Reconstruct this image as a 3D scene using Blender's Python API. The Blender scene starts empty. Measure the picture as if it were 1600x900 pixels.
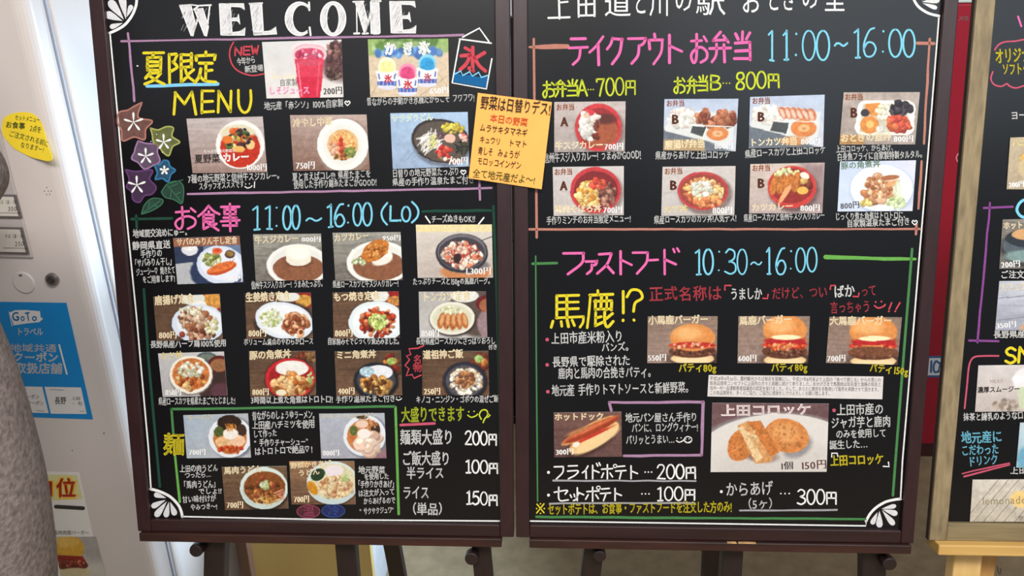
import bpy, bmesh, math, random
import numpy as np
from mathutils import Vector, Matrix

rng = np.random.default_rng(7)
random.seed(7)
SC = bpy.context.scene
COL = SC.collection

# ------------------------------------------------------------------ camera
F = 1200.0                                   # focal length in pixels of the 1600 x 900 frame

def nrm(v):
    v = np.asarray(v, float)
    return v / np.linalg.norm(v)

Vc = nrm((54, 7250, 1200))                   # the boards' downward direction seen from the camera
Wc = nrm((55.7, 3050, 1200))                 # true plumb line seen from the camera
Hc = nrm(np.cross(Vc, Wc))
Zc = -Wc
Yc = np.cross(Zc, Hc)
R = np.array([Hc, Yc, Zc])                   # camera vector (right, down, forward) -> world
CAM = np.array((0.0, 0.0, 1.40))

def ray(px, py):
    return nrm(R @ np.array((px - 800.0, py - 450.0, F)))

def on_plane(px, py, p0, n):
    d = ray(px, py)
    return CAM + d * (np.dot(np.asarray(p0) - CAM, n) / np.dot(d, n))

cam = bpy.data.objects.new('camera', bpy.data.cameras.new('camera'))
COL.objects.link(cam)
cx_, cy_, cz_ = R @ np.array((1, 0, 0)), R @ np.array((0, -1, 0)), R @ np.array((0, 0, -1))
cam.matrix_world = Matrix(((cx_[0], cy_[0], cz_[0], CAM[0]), (cx_[1], cy_[1], cz_[1], CAM[1]),
                           (cx_[2], cy_[2], cz_[2], CAM[2]), (0, 0, 0, 1)))
cam.data.sensor_width = 36.0
cam.data.lens = 36.0 * F / 1600.0
cam.data.clip_start = 0.02
SC.camera = cam

# ------------------------------------------------------------------ light and exposure
SC.view_settings.view_transform = 'Standard'
SC.view_settings.look = 'None'
SC.view_settings.gamma = 1.0
SC.view_settings.use_curve_mapping = False
SC.view_settings.exposure = 0.0

world = bpy.data.worlds.new('world')
SC.world = world
world.use_nodes = True
bgn = world.node_tree.nodes['Background']
bgn.inputs[0].default_value = (0.86, 0.93, 1.0, 1)
bgn.inputs[1].default_value = 0.27

def area(name, loc, target, sx, sy, power, color):
    l = bpy.data.lights.new(name, 'AREA')
    l.shape = 'RECTANGLE'
    l.size, l.size_y, l.energy, l.color = sx, sy, power, color
    o = bpy.data.objects.new(name, l)
    COL.objects.link(o)
    o.location = loc
    o.rotation_euler = (Vector(target) - Vector(loc)).to_track_quat('-Z', 'Y').to_euler()
    return o

area('ceiling_lamp', (0.35, -1.0, 3.3), (-0.1, 0.6, 0.0), 2.6, 0.6, 138, (1.0, 0.95, 0.90))
area('ceiling_lamp', (2.4, -1.0, 3.3), (1.2, 0.4, 0.0), 1.6, 0.6, 14, (1.0, 0.95, 0.92))
area('unseen_daylight_lamp', (-1.5, -2.9, 2.9), (-0.5, 1.1, 1.2), 3.0, 1.0, 7, (0.92, 0.94, 1.0))
area('unseen_daylight_lamp', (2.4, -2.9, 2.9), (0.6, 1.1, 1.2), 3.4, 1.3, 30, (0.74, 0.88, 1.0))
area('unseen_daylight_lamp', (0.10, 1.76, 0.86), (-0.70, 1.40, 0.66), 0.4, 0.9, 14, (0.60, 0.80, 1.0)).data.spread = math.radians(110)  # added fill lamp behind the boards, no opening there; lights the machine's side

# ------------------------------------------------------------------ small helpers
def lin(c):
    c = np.asarray(c, float) / 255.0
    return np.where(c <= 0.04045, c / 12.92, ((c + 0.055) / 1.055) ** 2.4)

MATS = {}
def mat(name, col, rough=0.6, spec=0.5, metal=0.0, noise=0.0, scale=40.0, bump=0.0, stretch=None, coat=0.0):
    if name in MATS:
        return MATS[name]
    m = bpy.data.materials.new(name)
    m.use_nodes = True
    nt = m.node_tree
    b = nt.nodes['Principled BSDF']
    c = tuple(lin(col)) + (1,)
    b.inputs['Base Color'].default_value = c
    b.inputs['Roughness'].default_value = rough
    b.inputs['Specular IOR Level'].default_value = spec
    b.inputs['Metallic'].default_value = metal
    b.inputs['Coat Weight'].default_value = coat
    if noise or bump:
        tc = nt.nodes.new('ShaderNodeTexCoord')
        mp = nt.nodes.new('ShaderNodeMapping')
        if stretch:
            mp.inputs['Scale'].default_value = stretch
        nz = nt.nodes.new('ShaderNodeTexNoise')
        nz.inputs['Scale'].default_value = scale
        nz.inputs['Detail'].default_value = 6
        nt.links.new(tc.outputs['Object'], mp.inputs[0])
        nt.links.new(mp.outputs[0], nz.inputs['Vector'])
        if noise:
            rp = nt.nodes.new('ShaderNodeValToRGB')
            k = np.array(c[:3])
            rp.color_ramp.elements[0].position = 0.3
            rp.color_ramp.elements[1].position = 0.7
            rp.color_ramp.elements[0].color = tuple(k * (1 - noise)) + (1,)
            rp.color_ramp.elements[1].color = tuple(np.minimum(k * (1 + noise), 1)) + (1,)
            nt.links.new(nz.outputs['Fac'], rp.inputs[0])
            nt.links.new(rp.outputs[0], b.inputs['Base Color'])
        if bump:
            bp = nt.nodes.new('ShaderNodeBump')
            bp.inputs['Strength'].default_value = bump
            bp.inputs['Distance'].default_value = 0.002
            nt.links.new(nz.outputs['Fac'], bp.inputs['Height'])
            nt.links.new(bp.outputs[0], b.inputs['Normal'])
    MATS[name] = m
    return m

def print_mat():
    if 'print' in MATS:
        return MATS['print']
    m = bpy.data.materials.new('printed_paper')
    m.use_nodes = True
    nt = m.node_tree
    a = nt.nodes.new('ShaderNodeVertexColor')
    a.layer_name = 'ink'
    b = nt.nodes['Principled BSDF']
    b.inputs['Roughness'].default_value = 0.45
    b.inputs['Specular IOR Level'].default_value = 0.35
    nt.links.new(a.outputs[0], b.inputs['Base Color'])
    MATS['print'] = m
    return m

ORIGIN = {}
def empty(name, loc, label=None, cat=None, group=None):
    o = bpy.data.objects.new(name, None)
    o.empty_display_size = 0.05
    COL.objects.link(o)
    o.location = loc
    ORIGIN[o] = np.asarray(loc, float)
    tag(o, label, cat, group)
    return o

def tag(o, label=None, cat=None, group=None, kind=None):
    if label: o['label'] = label
    if cat: o['category'] = cat
    if group: o['group'] = group
    if kind: o['kind'] = kind
    return o

def mesh(name, verts, faces, material, parent=None, origin=None, smooth=False):
    """link one mesh object; verts are world positions"""
    verts = np.asarray(verts, float).reshape(-1, 3)
    base = ORIGIN[parent] if parent is not None else (np.asarray(origin, float) if origin is not None else np.zeros(3))
    me = bpy.data.meshes.new(name)
    me.from_pydata((verts - base).tolist(), [], [tuple(int(i) for i in f) for f in faces])
    if material is not None:
        me.materials.append(material)
    if smooth:
        me.polygons.foreach_set('use_smooth', [True] * len(me.polygons))
    me.update()
    o = bpy.data.objects.new(name, me)
    COL.objects.link(o)
    if parent is not None:
        o.parent = parent
    else:
        o.location = base
    ORIGIN[o] = base
    return o

def recalc(o):
    bm = bmesh.new()
    bm.from_mesh(o.data)
    bmesh.ops.recalc_face_normals(bm, faces=bm.faces)
    bm.to_mesh(o.data)
    bm.free()
    return o

def bevel(o, w=0.002, seg=2):
    recalc(o)
    md = o.modifiers.new('bevel', 'BEVEL')
    md.width = w
    md.segments = seg
    md.limit_method = 'ANGLE'
    return o

HEX = [(0, 3, 2, 1), (4, 5, 6, 7), (0, 1, 5, 4), (1, 2, 6, 5), (2, 3, 7, 6), (3, 0, 4, 7)]
def hexa(name, c8, material, parent=None, bev=0.0, origin=None):
    o = mesh(name, c8, HEX, material, parent, origin)
    if bev:
        bevel(o, bev)
    else:
        recalc(o)
    return o

def box(name, x0, x1, y0, y1, z0, z1, material, parent=None, bev=0.0, origin=None):
    c = [(x0, y0, z0), (x1, y0, z0), (x1, y1, z0), (x0, y1, z0), (x0, y0, z1), (x1, y0, z1), (x1, y1, z1), (x0, y1, z1)]
    return hexa(name, c, material, parent, bev, origin)

def prism_between(name, p, q, side, depth, w, d, material, parent=None, bev=0.0, w2=None):
    """bar from p to q with half extents w along side and d along depth"""
    p, q, side, depth = map(lambda a: np.asarray(a, float), (p, q, side, depth))
    w2 = w if w2 is None else w2
    c = []
    for e, ww in ((p, w), (q, w2)):
        c += [e - side * ww - depth * d, e + side * ww - depth * d, e + side * ww + depth * d, e - side * ww + depth * d]
    return hexa(name, c, material, parent, bev)

def cyl_mesh(p, q, r0, r1, n=20):
    p, q = np.asarray(p, float), np.asarray(q, float)
    ax = nrm(q - p)
    t = np.array((0, 0, 1.0)) if abs(ax[2]) < 0.9 else np.array((1.0, 0, 0))
    a = nrm(np.cross(ax, t)); b = np.cross(ax, a)
    vs, fs = [], []
    for c, r in ((p, r0), (q, r1)):
        for i in range(n):
            th = 2 * math.pi * i / n
            vs.append(c + (a * math.cos(th) + b * math.sin(th)) * r)
    for i in range(n):
        fs.append((i, (i + 1) % n, n + (i + 1) % n, n + i))
    fs.append(tuple(range(n))[::-1]); fs.append(tuple(range(n, 2 * n)))
    return vs, fs

def cyl(name, p, q, r0, r1, material, parent=None, bev=0.0, n=20):
    vs, fs = cyl_mesh(p, q, r0, r1, n)
    o = mesh(name, vs, fs, material, parent)
    return bevel(o, bev) if bev else recalc(o)

# ------------------------------------------------------------------ flat surfaces that carry print or chalk
class Flat:
    """a real plane in the room: point on it, unit normal towards the viewer"""
    def __init__(self, p0, n):
        self.p0, self.n = np.asarray(p0, float), nrm(n)
    def at(self, px, py, h=0.0):
        d = ray(px, py)
        base = CAM + d * (np.dot(self.p0 - CAM, self.n) / np.dot(d, self.n))
        return base + self.n * h
    def many(self, P, h=0.0):
        P = np.asarray(P, float).reshape(-1, 2)
        d = np.column_stack((P[:, 0] - 800.0, P[:, 1] - 450.0, np.full(len(P), F))) @ R.T
        t = np.dot(self.p0 - CAM, self.n) / (d @ self.n)
        return CAM + d * t[:, None] + self.n * h
    def front(self, px, py, h):
        """where the view ray meets the parallel plane h in front"""
        return on_plane(px, py, self.p0 + self.n * h, self.n)

def catmull(P, n=6):
    P = [np.asarray(p, float) for p in P]
    if len(P) < 3:
        return np.array(P)
    Q = [2 * P[0] - P[1]] + P + [2 * P[-1] - P[-2]]
    out = []
    for i in range(1, len(Q) - 2):
        a, b, c, d = Q[i - 1], Q[i], Q[i + 1], Q[i + 2]
        for k in range(n):
            t = k / n
            out.append(0.5 * ((2 * b) + (c - a) * t + (2 * a - 5 * b + 4 * c - d) * t * t + (3 * b - a - 3 * c + d) * t ** 3))
    out.append(P[-1])
    return np.array(out)

def ribbon(P, w, cap=5):
    """thick line in the picture of the plane: 2D verts and faces; w may be a number or a list"""
    P = np.asarray(P, float)
    keep = [0] + [i for i in range(1, len(P)) if np.linalg.norm(P[i] - P[i - 1]) > 1e-4]
    P = P[keep]
    if len(P) < 2:
        P = np.vstack((P, P[-1] + (0.01, 0)))
    W = np.full(len(P), w / 2.0) if np.isscalar(w) else np.interp(np.linspace(0, 1, len(P)), np.linspace(0, 1, len(w)), w) / 2.0
    T = np.gradient(P, axis=0)
    T /= np.linalg.norm(T, axis=1)[:, None] + 1e-9
    N = np.column_stack((-T[:, 1], T[:, 0]))
    vs = np.vstack((P + N * W[:, None], P - N * W[:, None])).tolist()
    m = len(P)
    fs = [(i, i + 1, m + i + 1, m + i) for i in range(m - 1)]
    for e, s in ((0, -1), (m - 1, 1)):
        k = len(vs)
        for j in range(cap + 1):
            th = -math.pi / 2 + math.pi * j / cap
            vs.append((P[e] + (T[e] * s * math.cos(th) + N[e] * math.sin(th)) * W[e]).tolist())
        fs.append(tuple(range(k, k + cap + 1)))
    return vs, fs

class Ink:
    """collects flat 2D shapes (in picture coordinates of the plane) and builds one mesh"""
    def __init__(self):
        self.v, self.f, self.k = [], [], 0
    def add(self, vs, fs):
        self.v.append(np.asarray(vs, float).reshape(-1, 2))
        self.f += [tuple(int(i) + self.k for i in f) for f in fs]
        self.k += len(vs)
        return self
    def line(self, P, w, smooth=False):
        return self.add(*ribbon(catmull(P) if smooth else P, w))
    def poly(self, P, smooth=False):
        if smooth:
            P = catmull(list(P) + [P[0]])[:-1]
        P = np.asarray(P, float)
        c = P.mean(axis=0)
        vs = np.vstack((P, c))
        m = len(P)
        return self.add(vs, [(i, (i + 1) % m, m) for i in range(m)])
    def disc(self, x, y, r, ry=None, n=16):
        ry = r if ry is None else ry
        return self.poly([(x + r * math.cos(2 * math.pi * i / n), y + ry * math.sin(2 * math.pi * i / n)) for i in range(n)])
    def build(self, name, flat, h, material, parent):
        if not self.v:
            return None
        P = np.vstack(self.v)
        V = flat.many(P, h)
        o = mesh(name, V, self.f, material, parent)
        # all faces look towards the viewer
        bm = bmesh.new(); bm.from_mesh(o.data)
        flip = [f for f in bm.faces if f.normal.dot(Vector(flat.n)) < 0]
        bmesh.ops.reverse_faces(bm, faces=flip)
        bm.to_mesh(o.data); bm.free()
        return o

# ------------------------------------------------------------------ lettering from Blender's built-in font
_font = bpy.data.curves.new('glyph', 'FONT')
_font.resolution_u = 2
_fobj = bpy.data.objects.new('glyph', _font)
COL.objects.link(_fobj)
GLY = {}
def glyph(ch, off):
    k = (ch, off)
    if k not in GLY:
        _font.offset = off
        _font.body = ch
        me = _fobj.to_mesh()
        n = len(me.vertices)
        v = np.empty(n * 3)
        if n:
            me.vertices.foreach_get('co', v)
        v = v.reshape(-1, 3)[:, :2].copy()
        f = [tuple(p.vertices) for p in me.polygons]
        _fobj.to_mesh_clear()
        GLY[k] = (v, f)
    return GLY[k]

def advance(ch):
    if ch == ' ':
        return 0.45
    if ord(ch) > 0x2000 and ch not in '…':
        return 1.0
    v, _ = glyph(ch, 0.0)
    return (v[:, 0].max() + 0.09) if len(v) else 0.4

def write(ink, text, x0, y0, x1, y1, h, off=0.0, jit=0.0, dbl=0.0):
    """text whose em boxes stand on the line (x0,y0)-(x1,y1), h high"""
    adv = [advance(c) for c in text]
    tot = sum(adv)
    if tot == 0:
        return
    d = np.array((x1 - x0, y1 - y0), float)
    L = np.linalg.norm(d); d /= L
    upv = np.array((d[1], -d[0]))
    sx = L / tot
    sy = h / 0.88
    pen = 0.0
    off = max(0.0, off)
    for c, a in zip(text, adv):
        v, f = glyph(c, 0.0)
        if len(v):
            q = v.copy()
            q[:, 1] += 0.08 if ord(c) > 0x2000 else 0.03
            if jit:
                an = rng.normal(0, jit)
                s = 1 + rng.normal(0, jit)
                cc = np.array((a / 2, 0.42))
                q = (q - cc) * s
                q = np.column_stack((q[:, 0] * math.cos(an) - q[:, 1] * math.sin(an), q[:, 0] * math.sin(an) + q[:, 1] * math.cos(an))) + cc
                q[:, 1] += rng.normal(0, jit * 0.6)
            P = np.array((x0, y0)) + np.outer((q[:, 0] + pen) * sx, d) + np.outer(q[:, 1] * sy, upv)
            if off < 0.004:
                ink.add(P, f)
            else:                            # a thicker pen: the letter laid down three times round a small circle
                r = off * 1.25 * min(abs(sx) * 1.1, sy)
                for th in (-.5, 1.6, 3.7):
                    ink.add(P + r * np.array((math.cos(th), math.sin(th))), f)
            if dbl:
                ink.add(P + d * dbl, f)
        pen += a
# ------------------------------------------------------------------ hand-drawn stroke letters (unit boxes, y downwards)
O_ = [(.5 + .5 * math.sin(t), .5 - .5 * math.cos(t)) for t in np.linspace(0, 2 * math.pi, 21)]
S = {
 '0': [O_], 'O': [O_],
 '1': [[(.12, .14), (.6, .02)], [(.6, .02), (.6, .98)], [(.1, 1), (1, .99)]],
 'l': [[(.1, .12), (.7, .0)], [(.7, 0), (.7, 1)], [(.3, 1), (1, 1)]],
 '2': [[(.02, .22), (.25, .02), (.7, .02), (.88, .25), (.55, .62), (.02, .99)], [(.02, .99), (1, .98)]],
 '3': [[(.05, .12), (.4, 0), (.85, .1), (.82, .36), (.38, .47)], [(.38, .47), (.88, .58), (.95, .85), (.5, 1), (0, .9)]],
 '5': [[(.88, 0), (.2, .02)], [(.2, .02), (.12, .45)], [(.12, .45), (.5, .36), (.92, .52), (.9, .85), (.45, 1), (.02, .92)]],
 '6': [[(.85, .03), (.5, .08), (.15, .42), (.04, .72), (.25, .98), (.7, .98), (.97, .75), (.75, .52), (.35, .52), (.06, .72)]],
 '7': [[(.02, .2), (.02, .04)], [(.02, .04), (.98, .02)], [(.98, .02), (.65, .45), (.45, 1)]],
 '8': [[(.5, .48), (.12, .3), (.2, .06), (.5, 0), (.8, .06), (.88, .28), (.5, .48), (.08, .7), (.15, .93), (.5, 1), (.85, .93), (.92, .7), (.5, .48)]],
 ':': [[(.5, .1), (.5, .11)], [(.45, .87), (.45, .88)]],
 '~': [[(0, .62), (.18, .4), (.38, .42), (.6, .62), (.8, .6), (1, .36)]],
 '円': [[(.08, .05), (.08, 1)], [(.08, .05), (.94, .05)], [(.94, .05), (.95, 1)], [(.5, .05), (.5, .5)], [(.08, .5), (.94, .5)]],
 '(': [[(.9, 0), (.3, .25), (.1, .5), (.3, .78), (.9, 1)]],
 ')': [[(.1, 0), (.7, .25), (.9, .5), (.7, .78), (.1, 1)]],
 'L': [[(.1, 0), (.08, 1)], [(.08, 1), (1, .97)]],
 'C': [[(.95, .2), (.6, 0), (.2, .2), (.03, .55), (.25, .92), (.65, 1), (1, .85)]],
 'M': [[(.1, .05), (0, 1)], [(.1, .05), (.5, .55)], [(.5, .55), (.85, .02)], [(.85, .02), (1, .98)]],
 'E': [[(.1, 0), (.08, 1)], [(.1, .02), (.98, 0)], [(.1, .48), (.9, .46)], [(.08, .99), (1, .96)]],
 'N': [[(.05, 1), (.08, 0)], [(.08, 0), (.9, .98)], [(.9, .98), (.97, 0)]],
 'W': [[(0, .02), (.25, .98)], [(.25, .98), (.5, .3)], [(.5, .3), (.75, .98)], [(.75, .98), (1, 0)]],
 'U': [[(.03, 0), (.08, .65), (.4, 1), (.8, .9), (.97, .5), (.95, 0)]],
 'S': [[(.95, .15), (.5, 0), (.1, .18), (.25, .45), (.75, .55), (.95, .8), (.5, 1), (.02, .88)]],
 'A': [[(.45, 0), (.02, 1)], [(.45, 0), (1, .98)], [(.2, .65), (.8, .63)]],
 'B': [[(.1, 0), (.1, 1)], [(.1, 0), (.7, .03), (.85, .22), (.6, .45), (.1, .48)], [(.1, .48), (.8, .52), (.98, .75), (.7, .97), (.1, 1)]],
 '!': [[(.5, 0), (.52, .7)], [(.5, .95), (.5, .96)]],
 '?': [[(.02, .22), (.3, .02), (.8, .05), (.98, .25), (.6, .42), (.48, .5), (.46, .7)], [(.46, .95), (.46, .96)]],
 'テ': [[(.1, .06), (.9, .05)], [(0, .4), (1, .38)], [(.6, .4), (.52, .75), (.22, 1)]],
 'イ': [[(.97, 0), (.5, .35), (0, .55)], [(.62, .3), (.64, 1)]],
 'ク': [[(.33, .02), (.22, .25), (0, .45)], [(.3, .07), (.97, .06)], [(.97, .06), (.8, .6), (.3, 1)]],
 'ア': [[(0, .07), (1, .05)], [(1, .05), (.88, .22), (.68, .3)], [(.6, .32), (.55, .7), (.2, 1)]],
 'ァ': [[(0, .07), (1, .05)], [(1, .05), (.88, .28), (.68, .36)], [(.55, .32), (.5, .7), (.15, 1)]],
 'ウ': [[(.42, 0), (.46, .14)], [(.05, .2), (.1, .48)], [(.05, .2), (.96, .17)], [(.96, .17), (.85, .6), (.35, 1)]],
 'ト': [[(.08, 0), (.1, 1)], [(.1, .38), (1, .6)]],
 'フ': [[(0, .05), (1, .04)], [(1, .04), (.92, .5), (.25, 1)]],
 'ス': [[(.1, .05), (.85, .04)], [(.85, .04), (.6, .55), (0, 1)], [(.55, .6), (1, .98)]],
 'ー': [[(0, .52), (1, .45)]],
 'ド': [[(.08, .02), (.12, 1)], [(.12, .42), (.82, .6)], [(.62, .08), (.68, .2)], [(.82, 0), (.9, .14)]],
 'お': [[(.04, .25), (.66, .22)], [(.35, 0), (.36, .8), (.2, 1), (.02, .82), (.15, .6), (.6, .45), (.95, .6), (.94, .86), (.6, 1)], [(.78, .08), (.98, .25)]],
 '弁': [[(.5, 0), (.15, .28)], [(.15, .28), (.8, .25)], [(.65, .12), (.9, .33)], [(0, .56), (1, .53)], [(.32, .4), (.3, .75), (.1, 1)], [(.68, .4), (.7, 1)]],
 '当': [[(.5, 0), (.5, .35)], [(.1, .08), (.25, .28)], [(.93, .05), (.75, .28)], [(.05, .4), (.95, .38)], [(.95, .38), (.95, 1)], [(.1, .68), (.95, .67)], [(.0, .97), (.95, .96)]],
 '食': [[(.5, 0), (.25, .25), (0, .42)], [(.5, 0), (.75, .2), (1, .36)], [(.5, .22), (.5, .34)], [(.25, .36), (.25, .97)], [(.25, .36), (.75, .36)], [(.75, .36), (.75, .68)], [(.25, .52), (.75, .52)], [(.25, .68), (.75, .68)], [(.25, .97), (.5, .86)], [(.45, .7), (.96, 1)], [(.88, .74), (.65, .85)]],
 '事': [[(0, .1), (1, .09)], [(.5, 0), (.52, 1)], [(.2, .2), (.8, .2)], [(.2, .2), (.2, .36)], [(.8, .2), (.8, .36)], [(.2, .36), (.8, .36)], [(.15, .5), (.85, .5)], [(0, .64), (1, .62)], [(.85, .5), (.86, .79)], [(.12, .79), (.86, .78)]],
 '夏': [[(0, .04), (1, .02)], [(.5, .04), (.42, .16)], [(.2, .18), (.2, .58)], [(.2, .18), (.82, .17)], [(.82, .17), (.8, .58)], [(.2, .31), (.8, .31)], [(.2, .44), (.8, .44)], [(.2, .57), (.8, .57)], [(.4, .58), (.1, .82)], [(.35, .68), (.82, .66)], [(.82, .66), (.5, .88), (.05, 1)], [(.3, .75), (.6, .88), (1, 1)]],
 '限': [[(.05, .05), (.07, 1)], [(.05, .05), (.32, .04)], [(.32, .04), (.2, .3)], [(.2, .3), (.35, .48), (.12, .62)], [(.48, .05), (.5, .97)], [(.48, .05), (.9, .03)], [(.9, .03), (.9, .48)], [(.48, .26), (.9, .25)], [(.48, .48), (.9, .47)], [(.5, .97), (.7, .82)], [(.62, .5), (.75, .75), (1, .98)], [(.97, .56), (.78, .7)]],
 '定': [[(.5, 0), (.5, .1)], [(.06, .14), (.06, .3)], [(.06, .14), (.94, .12)], [(.94, .12), (.9, .28)], [(.2, .4), (.82, .39)], [(.5, .4), (.5, .9)], [(.5, .62), (.8, .61)], [(.25, .58), (.2, .8), (0, 1)], [(.22, .78), (.45, .93), (1, .96)]],
 '馬': [[(.15, .05), (.15, .72)], [(.15, .05), (.8, .03)], [(.46, .05), (.46, .7)], [(.15, .26), (.8, .25)], [(.15, .47), (.8, .45)], [(.15, .7), (.95, .66)], [(.95, .66), (.96, .86), (.85, .98)], [(.06, .82), (0, 1)], [(.27, .82), (.3, .97)], [(.44, .8), (.5, .95)], [(.6, .78), (.68, .92)]],
 '鹿': [[(.4, 0), (.42, .1)], [(.1, .13), (.95, .1)], [(.12, .13), (.1, .6), (0, 1)], [(.28, .27), (.92, .26)], [(.32, .27), (.3, .5)], [(.52, .14), (.52, .5)], [(.72, .14), (.72, .5)], [(.92, .27), (.9, .5)], [(.3, .5), (.92, .49)], [(.34, .58), (.32, .96)], [(.34, .75), (.55, .7)], [(.32, .96), (.58, .86)], [(.68, .58), (.66, .88), (.78, .97), (1, .86)], [(.97, .62), (.7, .75)]],
 '氷': [[(.5, 0), (.5, .97)], [(.5, .97), (.36, .88)], [(.2, .02), (.38, .14)], [(.05, .35), (.4, .33)], [(.4, .33), (.25, .65), (0, .92)], [(.95, .2), (.6, .45)], [(.55, .42), (.75, .75), (1, 1)]],
 '上': [[(.48, 0), (.5, .97)], [(.5, .42), (.9, .4)], [(0, .98), (1, .95)]],
 '田': [[(.05, .05), (.08, 1)], [(.05, .05), (.95, .03)], [(.95, .03), (.95, .98)], [(.5, .05), (.5, .95)], [(.06, .5), (.95, .48)], [(.08, .97), (.95, .95)]],
}

def stroke(ink, ch, x0, y0, x1, y1, w, jit=0.012):
    """one letter of the stroke alphabet in the box x0..x1, y0..y1 of the plane's picture"""
    for st in S[ch]:
        P = [(x0 + (x1 - x0) * (a + rng.normal(0, jit)), y0 + (y1 - y0) * (b + rng.normal(0, jit))) for a, b in st]
        if ch in '0O':
            P = [(x0 + (x1 - x0) * a, y0 + (y1 - y0) * b) for a, b in st]
        ink.line(P, w * float(1 + rng.normal(0, .06)), smooth=len(P) > 2)

def strokes(ink, text, x0, y0, x1, y1, h, w, ratio=None):
    """a run of stroke letters standing on the line (x0,y0)-(x1,y1)"""
    wd = [{'1': .55, '…': 1.1, ':': .35, '円': 1.05, ' ': .5}.get(c, 0.8) for c in text]
    g = 0.18
    tot = sum(wd) + g * (len(text) - 1)
    pen = 0.0
    for c, a in zip(text, wd):
        xa = x0 + (x1 - x0) * pen / tot
        xb = x0 + (x1 - x0) * (pen + a) / tot
        yb = y0 + (y1 - y0) * (pen + a / 2) / tot
        hh = h * (0.82 if c == '円' else 1.0)
        if c in S:
            stroke(ink, c, xa, yb - hh, xb, yb, w)
        pen += a + g
# ------------------------------------------------------------------ setting
X = np.array((1.0, 0, 0))
floor_m = mat('floor_stone', (154, 133, 101), rough=0.65, spec=0.35, noise=0.16, scale=26, bump=0.08)
wall_m = mat('wall_paint', (196, 194, 190), rough=0.8, noise=0.03, scale=8)
fl = box('floor', -4, 4, -4.5, 3.3, -0.06, 0.0, floor_m); tag(fl, kind='structure')
wb = box('wall_back', -4, 4, 3.3, 3.4, 0.0, 3.1, wall_m); tag(wb, kind='structure')
bb = box('baseboard_back', -4, 4, 3.285, 3.2995, 0.001, 0.1, mat('baseboard', (92, 84, 78), rough=0.5), bev=0.003); tag(bb, kind='structure')

# ------------------------------------------------------------------ the leaning plane of the boards
Vw = R @ Vc
UP = -Vw
N = np.cross(X, UP)
P0 = CAM + ray(800, 450) * (1.15 / np.dot(ray(800, 450), R @ np.array((0, 0, 1.0))))
PL = Flat(P0, N)
def uv(px, py, h=0.0):
    p = PL.front(px, py, h) - P0
    return float(p @ X), float(p @ UP)
def bp(u, v, h):
    return P0 + X * u + UP * v + N * h
def slab(name, u0, u1, v0, v1, h0, h1, material, parent, bev=0.0, cut=None):
    """block in board coordinates; cut = (du at v0 left, right, at v1 left, right) for mitred ends"""
    a, b, c, d = cut or (0, 0, 0, 0)
    q = [(u0 + a, v0), (u1 + b, v0), (u1 + d, v1), (u0 + c, v1)]
    c8 = [bp(u, v, h0) for u, v in q] + [bp(u, v, h1) for u, v in q]
    return hexa(name, c8, material, parent, bev)

def wood(name, c1, c2, rough, scale=9, stretch=(1, 1, 14), spec=0.5, bump=0.15):
    if name in MATS:
        return MATS[name]
    m = mat(name, c1, rough=rough, spec=spec, noise=0.01, scale=scale, stretch=stretch, bump=bump)
    r = [n for n in m.node_tree.nodes if n.type == 'VALTORGB'][0]
    r.color_ramp.elements[0].color = tuple(lin(c1)) + (1,)
    r.color_ramp.elements[1].color = tuple(lin(c2)) + (1,)
    return m

frame_m = wood('dark_stained_wood', (40, 20, 22), (48, 26, 28), 0.38, scale=30, stretch=(3, 3, 0.25))
frame_h = wood('dark_stained_wood_across', (36, 18, 18), (46, 25, 25), 0.38, scale=30, stretch=(0.25, 3, 3))
ledge_m = wood('worn_red_brown_wood', (34, 18, 15), (60, 31, 25), 0.40, scale=22, stretch=(0.4, 3, 3))
leg_m = wood('dark_leg_wood', (24, 14, 12), (34, 20, 17), 0.45, scale=22, stretch=(3, 3, 0.3))
worn_m = mat('bare_worn_wood', (176, 140, 92), rough=0.7, noise=0.3, scale=90)
olive_v = wood('weathered_olive_wood', (112, 98, 72), (148, 131, 98), 0.6, scale=40, stretch=(3, 3, 0.2), bump=0.4)
olive_h = wood('weathered_olive_wood_across', (108, 94, 66), (140, 124, 90), 0.6, scale=40, stretch=(0.2, 3, 3), bump=0.4)
pine_m = wood('pale_pine', (188, 148, 82), (206, 168, 100), 0.5, scale=18, stretch=(0.3, 3, 3))
pine_v = wood('pale_pine_upright', (202, 165, 102), (222, 186, 124), 0.5, scale=18, stretch=(3, 3, 0.3))
tan_m = wood('tan_pine', (168, 122, 66), (190, 146, 86), 0.5, scale=18, stretch=(3, 3, 0.3))
black_m = mat('black_chalkboard', (11, 11, 14), rough=0.26, spec=0.45, noise=0.10, scale=14, bump=0.01)

def chalkboard(label, ul, ur, vb, vt, wl, wr, wb_, wt, fm, fh, name='chalkboard', h0=-0.013):
    o = bp((ul + ur) / 2, vb, 0)
    root = empty(name, o, label, 'chalkboard', None)
    slab('writing_surface', ul + wl * 0.5, ur - wr * 0.5, vb + wb_ * 0.5, vt - wt * 0.5, max(-0.009, h0 + .0002), 0.0, black_m, root)
    h1 = 0.007
    slab('frame_rail', ul, ul + wl, vb, vt, h0, h1, fm, root, 0.0015, cut=(0, -wl, 0, -wl) if 0 else None)
    slab('frame_rail', ur - wr, ur, vb, vt, h0, h1, fm, root, 0.0015)
    slab('frame_rail', ul + wl + .0002, ur - wr - .0002, vb, vb + wb_, h0, h1 - 0.0004, fh, root, 0.0015)
    slab('frame_rail', ul + wl + .0002, ur - wr - .0002, vt - wt, vt, h0, h1 - 0.0004, fh, root, 0.0015)
    return root

hF = 0.007
def mean_u(pts, h=hF):
    return float(np.mean([uv(x, y, h)[0] for x, y in pts]))
def mean_v(pts, h=hF):
    return float(np.mean([uv(x, y, h)[1] for x, y in pts]))

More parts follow.
